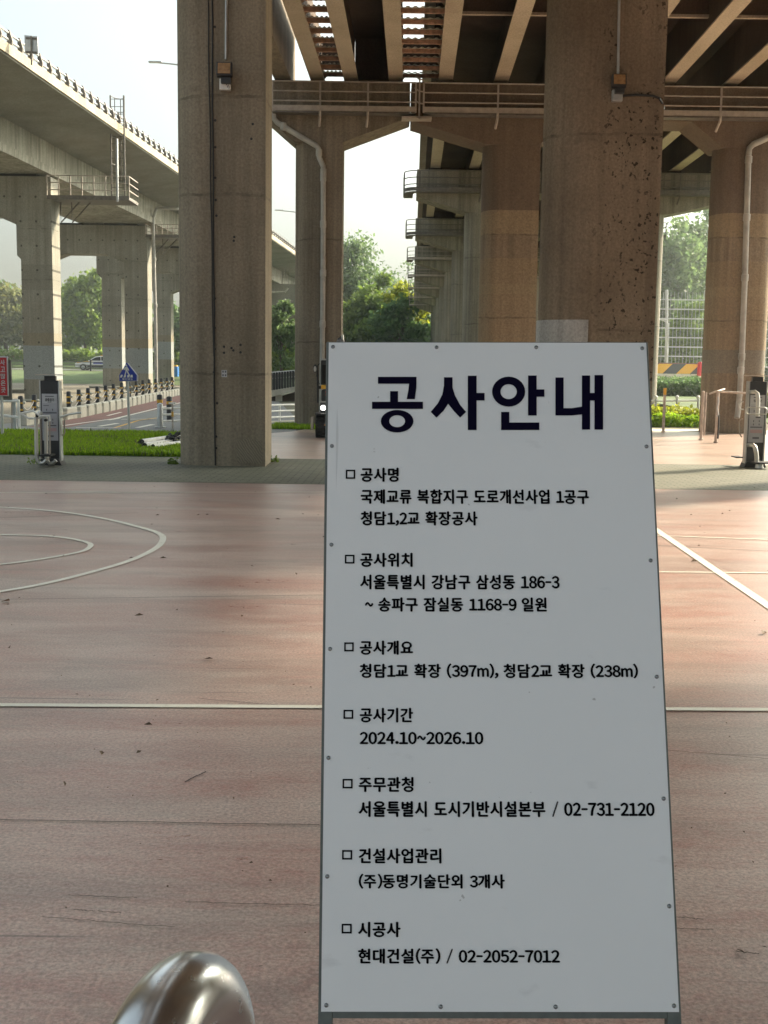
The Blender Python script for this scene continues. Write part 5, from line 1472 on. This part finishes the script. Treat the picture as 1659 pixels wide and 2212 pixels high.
# ------------------------------------------------------------------ vegetation
def leaf(mb, c, s, rng):
    n = Vector((rng.gauss(0, 1), rng.gauss(0, 1), rng.gauss(0.4, 1))).normalized()
    u = n.orthogonal().normalized(); v = n.cross(u)
    a = rng.uniform(0, 6.28)
    u, v = u * math.cos(a) + v * math.sin(a), v * math.cos(a) - u * math.sin(a)
    u *= s; v *= s * 0.55
    b = len(mb.v)
    mb.v += [c - u, c + v, c + u, c - v]
    mb.f.append((b, b + 1, b + 2, b + 3))
def tree(px, D, pyt, wpx, label, mat, seed, base_z=0.0, crown_bottom=0.25, density=1.0, leafs=0.26, cat='tree', bark='bark', group='trees beyond the bridges', clump=1.0, limbs=True, loose=0.35):
    rng = random.Random(seed)
    x = lat(px, D)
    H = zz(pyt, D, px) - base_z
    Rw = wpx / 2 * D / F
    e = empty('tree', (x, D, base_z), label, cat, group)
    zc0 = base_z + H * crown_bottom
    cz = (zc0 + base_z + H) / 2; rz = (base_z + H - zc0) / 2
    N = int(46 * density)
    cl = []
    for i in range(N):
        for _ in range(30):
            p = Vector((rng.uniform(-1, 1), rng.uniform(-1, 1), rng.uniform(-1, 1)))
            r_ = p.length
            if 0.35 < r_ < 1.0: break
        p *= rng.uniform(0.86, 1.1)
        c = Vector((x + p.x * Rw, D + p.y * Rw * 0.8, cz + p.z * rz * (1 + 0.12 * math.sin(5 * p.x))))
        cl.append((c, rng.uniform(0.55, 1.15)))
    mb = MB()
    cr = Rw * 0.30 * clump
    for c, k in cl:
        n = int(130 * k)
        for _ in range(n):
            d = Vector((rng.gauss(0, 1), rng.gauss(0, 1), rng.gauss(0, 0.75)))
            q_ = c + d * cr * k * loose * 1.6
            leaf(mb, q_, leafs * rng.uniform(0.55, 1.3), rng)
    mb.build('crown', M[mat], e, fix=False)
    tb = MB()
    tr = max(0.12, Rw * 0.055)
    tb.tube([Vector((x, D, base_z - 0.2)), Vector((x + 0.1 * Rw * rng.uniform(-1, 1), D, base_z + H * 0.3)), Vector((x + 0.15 * Rw * rng.uniform(-1, 1), D, base_z + H * 0.62)), Vector((x, D, base_z + H * 0.9))], [tr, tr * 0.8, tr * 0.5, tr * 0.12], 8)
    if limbs:
        for c, k in cl[::2]:
            s0 = Vector((x, D, base_z + H * rng.uniform(0.25, 0.6)))
            mid = s0.lerp(c, 0.5) + Vector((0, 0, 0.08 * H * rng.uniform(-0.3, 1)))
            tb.tube([s0, mid, c], [tr * 0.4, tr * 0.22, tr * 0.06], 5, cap=False)
    tb.build('trunk', M[bark], e, smooth=True)
    return e
tree(15, 168, 622, 150, 'olive bushy tree at the left edge behind the reeds', 'leaf_olive', 1, 3.0, 0.02, 1.3, 0.42)
tree(-25, 178, 600, 170, 'dark tree top rising behind the olive tree at the left edge', 'leaf_dark', 2, 3.0, 0.1, 1.2, 0.4)
tree(185, 158, 586, 125, 'tall bright green tree between the first two viaduct columns', 'leaf_mid', 3, 2.8, 0.02, 1.7, 0.36)
tree(150, 165, 600, 90, 'green tree just right of the nearest viaduct column', 'leaf_mid', 4, 2.8, 0.02, 1.1, 0.36)
tree(250, 172, 640, 120, 'green tree half hidden behind the second viaduct frame', 'leaf_dark', 5, 3.0, 0.02, 1.0, 0.4)
tree(372, 150, 650, 100, 'dark tree in the slit left of the near left pier', 'leaf_dark', 6, 2.8, 0.02, 1.0, 0.36)
tree(607, 84, 655, 74, 'young light green tree between the near pier and the slim pier', 'leaf_pale', 7, 0.2, 0.30, 0.9, 0.17)
tree(640, 120, 668, 90, 'leafy light tree behind the slim hammerhead pier', 'leaf_mid', 8, 0.5, 0.05, 1.0, 0.28)
tree(752, 140, 522, 150, 'tall loose pale green tree right of the slim pier', 'leaf_pale', 9, 1.0, 0.08, 2.3, 0.27, loose=0.45)
tree(775, 128, 640, 150, 'dense green tree low behind the notice board top edge', 'leaf_mid', 10, 0.5, 0.02, 2.4, 0.33)
tree(866, 128, 612, 105, 'yellow green round tree left of the receding piers', 'leaf_yellow', 11, 0.5, 0.35, 1.1, 0.27)
tree(872, 122, 648, 130, 'dark green tree under the yellow green tree', 'leaf_dark', 12, 0.5, 0.02, 1.5, 0.3)
tree(858, 190, 568, 100, 'thin greyish sparse tree behind the yellow green tree', 'leaf_pale', 13, 1.0, 0.2, 0.9, 0.24, bark='bark', loose=0.6)
tree(815, 135, 600, 90, 'mid green tree between the tall loose tree and the yellow one', 'leaf_mid', 14, 0.5, 0.05, 1.2, 0.28)
tree(930, 150, 650, 80, 'dark green tree behind the farthest receding piers', 'leaf_dark', 15, 0.5, 0.02, 0.9, 0.33)
tree(1440, 135, 470, 170, 'tall pale green tree behind the mesh fence, left one', 'leaf_pale', 16, 0.7, 0.02, 2.9, 0.34, loose=0.42)
tree(1515, 142, 460, 170, 'tall pale green tree behind the mesh fence, right one', 'leaf_pale', 17, 0.7, 0.02, 2.9, 0.34, loose=0.42)
tree(1478, 165, 482, 170, 'pale green tree filling the gap between the two tall pale trees', 'leaf_pale', 22, 0.7, 0.02, 2.2, 0.42, loose=0.45)
tree(1395, 150, 520, 110, 'pale tree mostly behind the pitted pier', 'leaf_mid', 18, 0.7, 0.05, 1.2, 0.36)
tree(1490, 116, 660, 110, 'light bushy tree low behind the mesh fence', 'leaf_mid', 19, 0.6, 0.05, 1.3, 0.26)
tree(1478, 118, 588, 60, 'bare white branched tree in front of the pale trees', 'leaf_pale', 20, 0.6, 0.3, 0.25, 0.16, bark='barkpale', loose=0.6)
tree(1665, 120, 560, 110, 'dark tree at the right edge behind the portal column', 'leaf_dark', 21, 0.6, 0.05, 1.2, 0.33)
def hedge(x0, x1, y0, y1, D, label, mat, seed, n, s, depth=2.0, jag=0.3, name='hedge', cat='hedge', mat2=None):
    rng = random.Random(seed)
    mb = MB()
    X0, X1 = lat(x0, D), lat(x1, D); Z0, Z1 = zz(y1, D, x0), zz(y0, D, x0)
    for _ in range(n):
        x = rng.uniform(X0, X1)
        k_ = 0.35 * noise.noise(Vector((x * 0.55, seed, 0))) + 0.35 * noise.noise(Vector((x * 1.9, seed, 3))) + 0.2 * noise.noise(Vector((x * 5.5, seed, 7)))
        top = Z1 - (Z1 - Z0) * jag * (0.45 + 1.1 * k_)
        if rng.random() < 0.04: top += (Z1 - Z0) * 0.18 * rng.random()
        z = Z0 + (top - Z0) * rng.random() ** 0.7
        leaf(mb, Vector((x, D + rng.uniform(0, depth), z)), s * rng.uniform(0.5, 1.3), rng)
    o = mb.build(name, M[mat], fix=False)
    return tag(o, label, cat)
hedge(1385, 1545, 812, 862, 62, 'dark clipped hedge under the striped barricade', 'leaf_dark', 31, 5200, 0.11, 2.5, 0.3)
hedge(1385, 1540, 806, 846, 68, 'pale bushy weeds along the barricade foot', 'leaf_pale', 32, 3200, 0.11, 2.0, 0.5)
hedge(1385, 1540, 878, 924, 34, 'bright yellow green shrubs at the edge of the faded court', 'leaf_yellow', 33, 5200, 0.075, 3.0, 0.35)
hedge(1385, 1540, 890, 926, 33.2, 'fresh green weeds in front of the bright shrubs', 'grass', 36, 2600, 0.06, 1.0, 0.5)
hedge(1640, 1700, 850, 905, 40, 'shrub at the right edge behind the exercise station', 'leaf_yellow', 34, 1600, 0.1, 2.0, 0.3)
hedge(-60, 60, 748, 800, 150, 'pinkish plumed reed bed at the left edge beyond the road', 'reed', 35, 5200, 0.24, 3.0, 0.6, 'reed_bed', 'reeds')
hedge(-60, 420, 742, 800, 149, 'long green weedy bank behind the far road', 'leaf_mid', 37, 8200, 0.33, 3.5, 0.6, 'bank_shrubs', 'shrubs')
hedge(-80, 420, 818, 842, 100, 'green weeds on the slope below the far road fence', 'leaf_olive', 38, 7000, 0.17, 5.0, 0.6, 'slope_weeds', 'weeds')
hedge(560, 640, 742, 800, 92, 'green weedy slope behind the ramp bridge', 'leaf_mid', 39, 2600, 0.22, 6.0, 0.4, 'slope_weeds', 'weeds')
hedge(-60, 50, 908, 934, 31, 'small weed patch below the white railing', 'leaf_mid', 40, 900, 0.06, 1.0, 0.5, 'weed_patch', 'weeds')
for i, (x, y, lab, n, s_) in enumerate([(373, 1003, 'small weed at the left foot of the near left pier', 60, 0.035), (590, 998, 'small weed at the right foot of the near left pier', 40, 0.03), (72, 1003, 'tiny weed under the air walker', 30, 0.025)]):
    c = G(x, y); rng = random.Random(50 + i); mb = MB()
    for _ in range(n):
        leaf(mb, c + Vector((rng.gauss(0, .05), rng.gauss(0, .04), abs(rng.gauss(0.03, .035)))), s_, rng)
    o = mb.build('weed', M['leaf_mid'], fix=False); tag(o, lab, 'weed', 'weeds at the paving edge')
# turf blades
def blades(name, region, n, h, seed, mat='grass'):
    rng = random.Random(seed); mb = MB()
    for _ in range(n):
        x, y = region(rng)
        hh = h * rng.uniform(0.5, 1.4) * (0.7 + 0.6 * (0.5 + 0.5 * noise.noise(Vector((x * 1.3, y * 1.3, seed)))))
        a = rng.uniform(0, 6.28); w = 0.012 * rng.uniform(0.7, 1.5)
        d = Vector((math.cos(a), math.sin(a), 0)) * w
        t = Vector((rng.gauss(0, 0.35) * hh, rng.gauss(0, 0.35) * hh, hh))
        c = Vector((x, y, 0.004)); b = len(mb.v)
        mb.v += [c - d, c + d, c + t * 0.6 + d * 0.7, c + t, c + t * 0.6 - d * 0.7]
        mb.f.append((b, b + 1, b + 2, b + 3, b + 4))
    o = mb.build(name, M[mat], fix=False)
    o['kind'] = 'stuff'
    return o
def reg(rng):
    y = rng.uniform(20.0, gy1 + 0.3)
    return rng.uniform(-0.36 * y, -2.98), y
blades('turf_grass', reg, 60000, 0.085, 3)
blades('turf_weeds', lambda g: (lambda y: (g.uniform(-0.36 * y, -2.98), y))(20.0 + (gy1 - 19.7) * g.random()), 3800, 0.10, 8, 'leaf_olive')
blades('pier_grass', lambda g: (g.uniform(-2.9, -0.9), g.uniform(29.2, 30.9)), 5000, 0.09, 4)
# fallen leaves on the court
rng = random.Random(11); mb = MB()
LV = [(12, 1300, .05), (352, 1206, .03), (283, 1205, .02), (640, 1240, .025), (700, 1160, .02), (545, 1223, .02), (860, 1250, .02), (600, 1122, .03), (340, 1113, .022), (300, 1330, .03), (20, 1400, .03), (450, 1424, .03), (1500, 1213, .035), (1462, 1078, .03), (1650, 1368, .04), (1560, 1110, .025), (320, 1566, .022), (346, 1858, .012), (880, 1425, .015), (1170, 1905, .02), (220, 1627, .02), (140, 1694, .022), (850, 1605, .015), (300, 1625, .015), (1600, 2055, .014)]
for i in range(170):
    yy_ = 1050 + 1000 * rng.random() ** 1.8
    LV.append((rng.uniform(0, 1659), yy_, rng.uniform(0.006, 0.018) * (1.0 if yy_ < 1350 else 0.55)))
for x, y, s_ in LV:
    c = G(x, y, 0.006)
    if abs(c.x) > 14: continue
    a = rng.uniform(0, 6.28)
    u = Vector((math.cos(a), math.sin(a), 0)) * s_; v = Vector((-math.sin(a), math.cos(a), 0)) * s_ * rng.uniform(.25, .6)
    b = len(mb.v)
    mb.v += [c - u, c + v + Vector((0, 0, s_ * .5)), c + u + Vector((0, 0, s_ * .2)), c - v + Vector((0, 0, s_ * .1))]
    mb.f += [(b, b + 1, b + 2), (b, b + 2, b + 3)]
o = mb.build('fallen_leaves', M['leaflitter'], fix=False); o['kind'] = 'stuff'

# ------------------------------------------------------------------ haze
hz = MB().box((0, 180, 14.5), (640, 520, 33)).build('haze', None)
hm_ = bpy.data.materials.new('haze_air'); hm_.use_nodes = True
nt = hm_.node_tree
for n_ in list(nt.nodes):
    if n_.type != 'OUTPUT_MATERIAL': nt.nodes.remove(n_)
pv = nt.nodes.new('ShaderNodeVolumePrincipled')
pv.inputs['Color'].default_value = (0.86, 0.93, 0.92, 1)
pv.inputs['Density'].default_value = 0.0006
pv.inputs['Anisotropy'].default_value = 0.3
nt.links.new(pv.outputs[0], nt.nodes['Material Output'].inputs['Volume'])
hz.data.materials.append(hm_)
hz['kind'] = 'stuff'
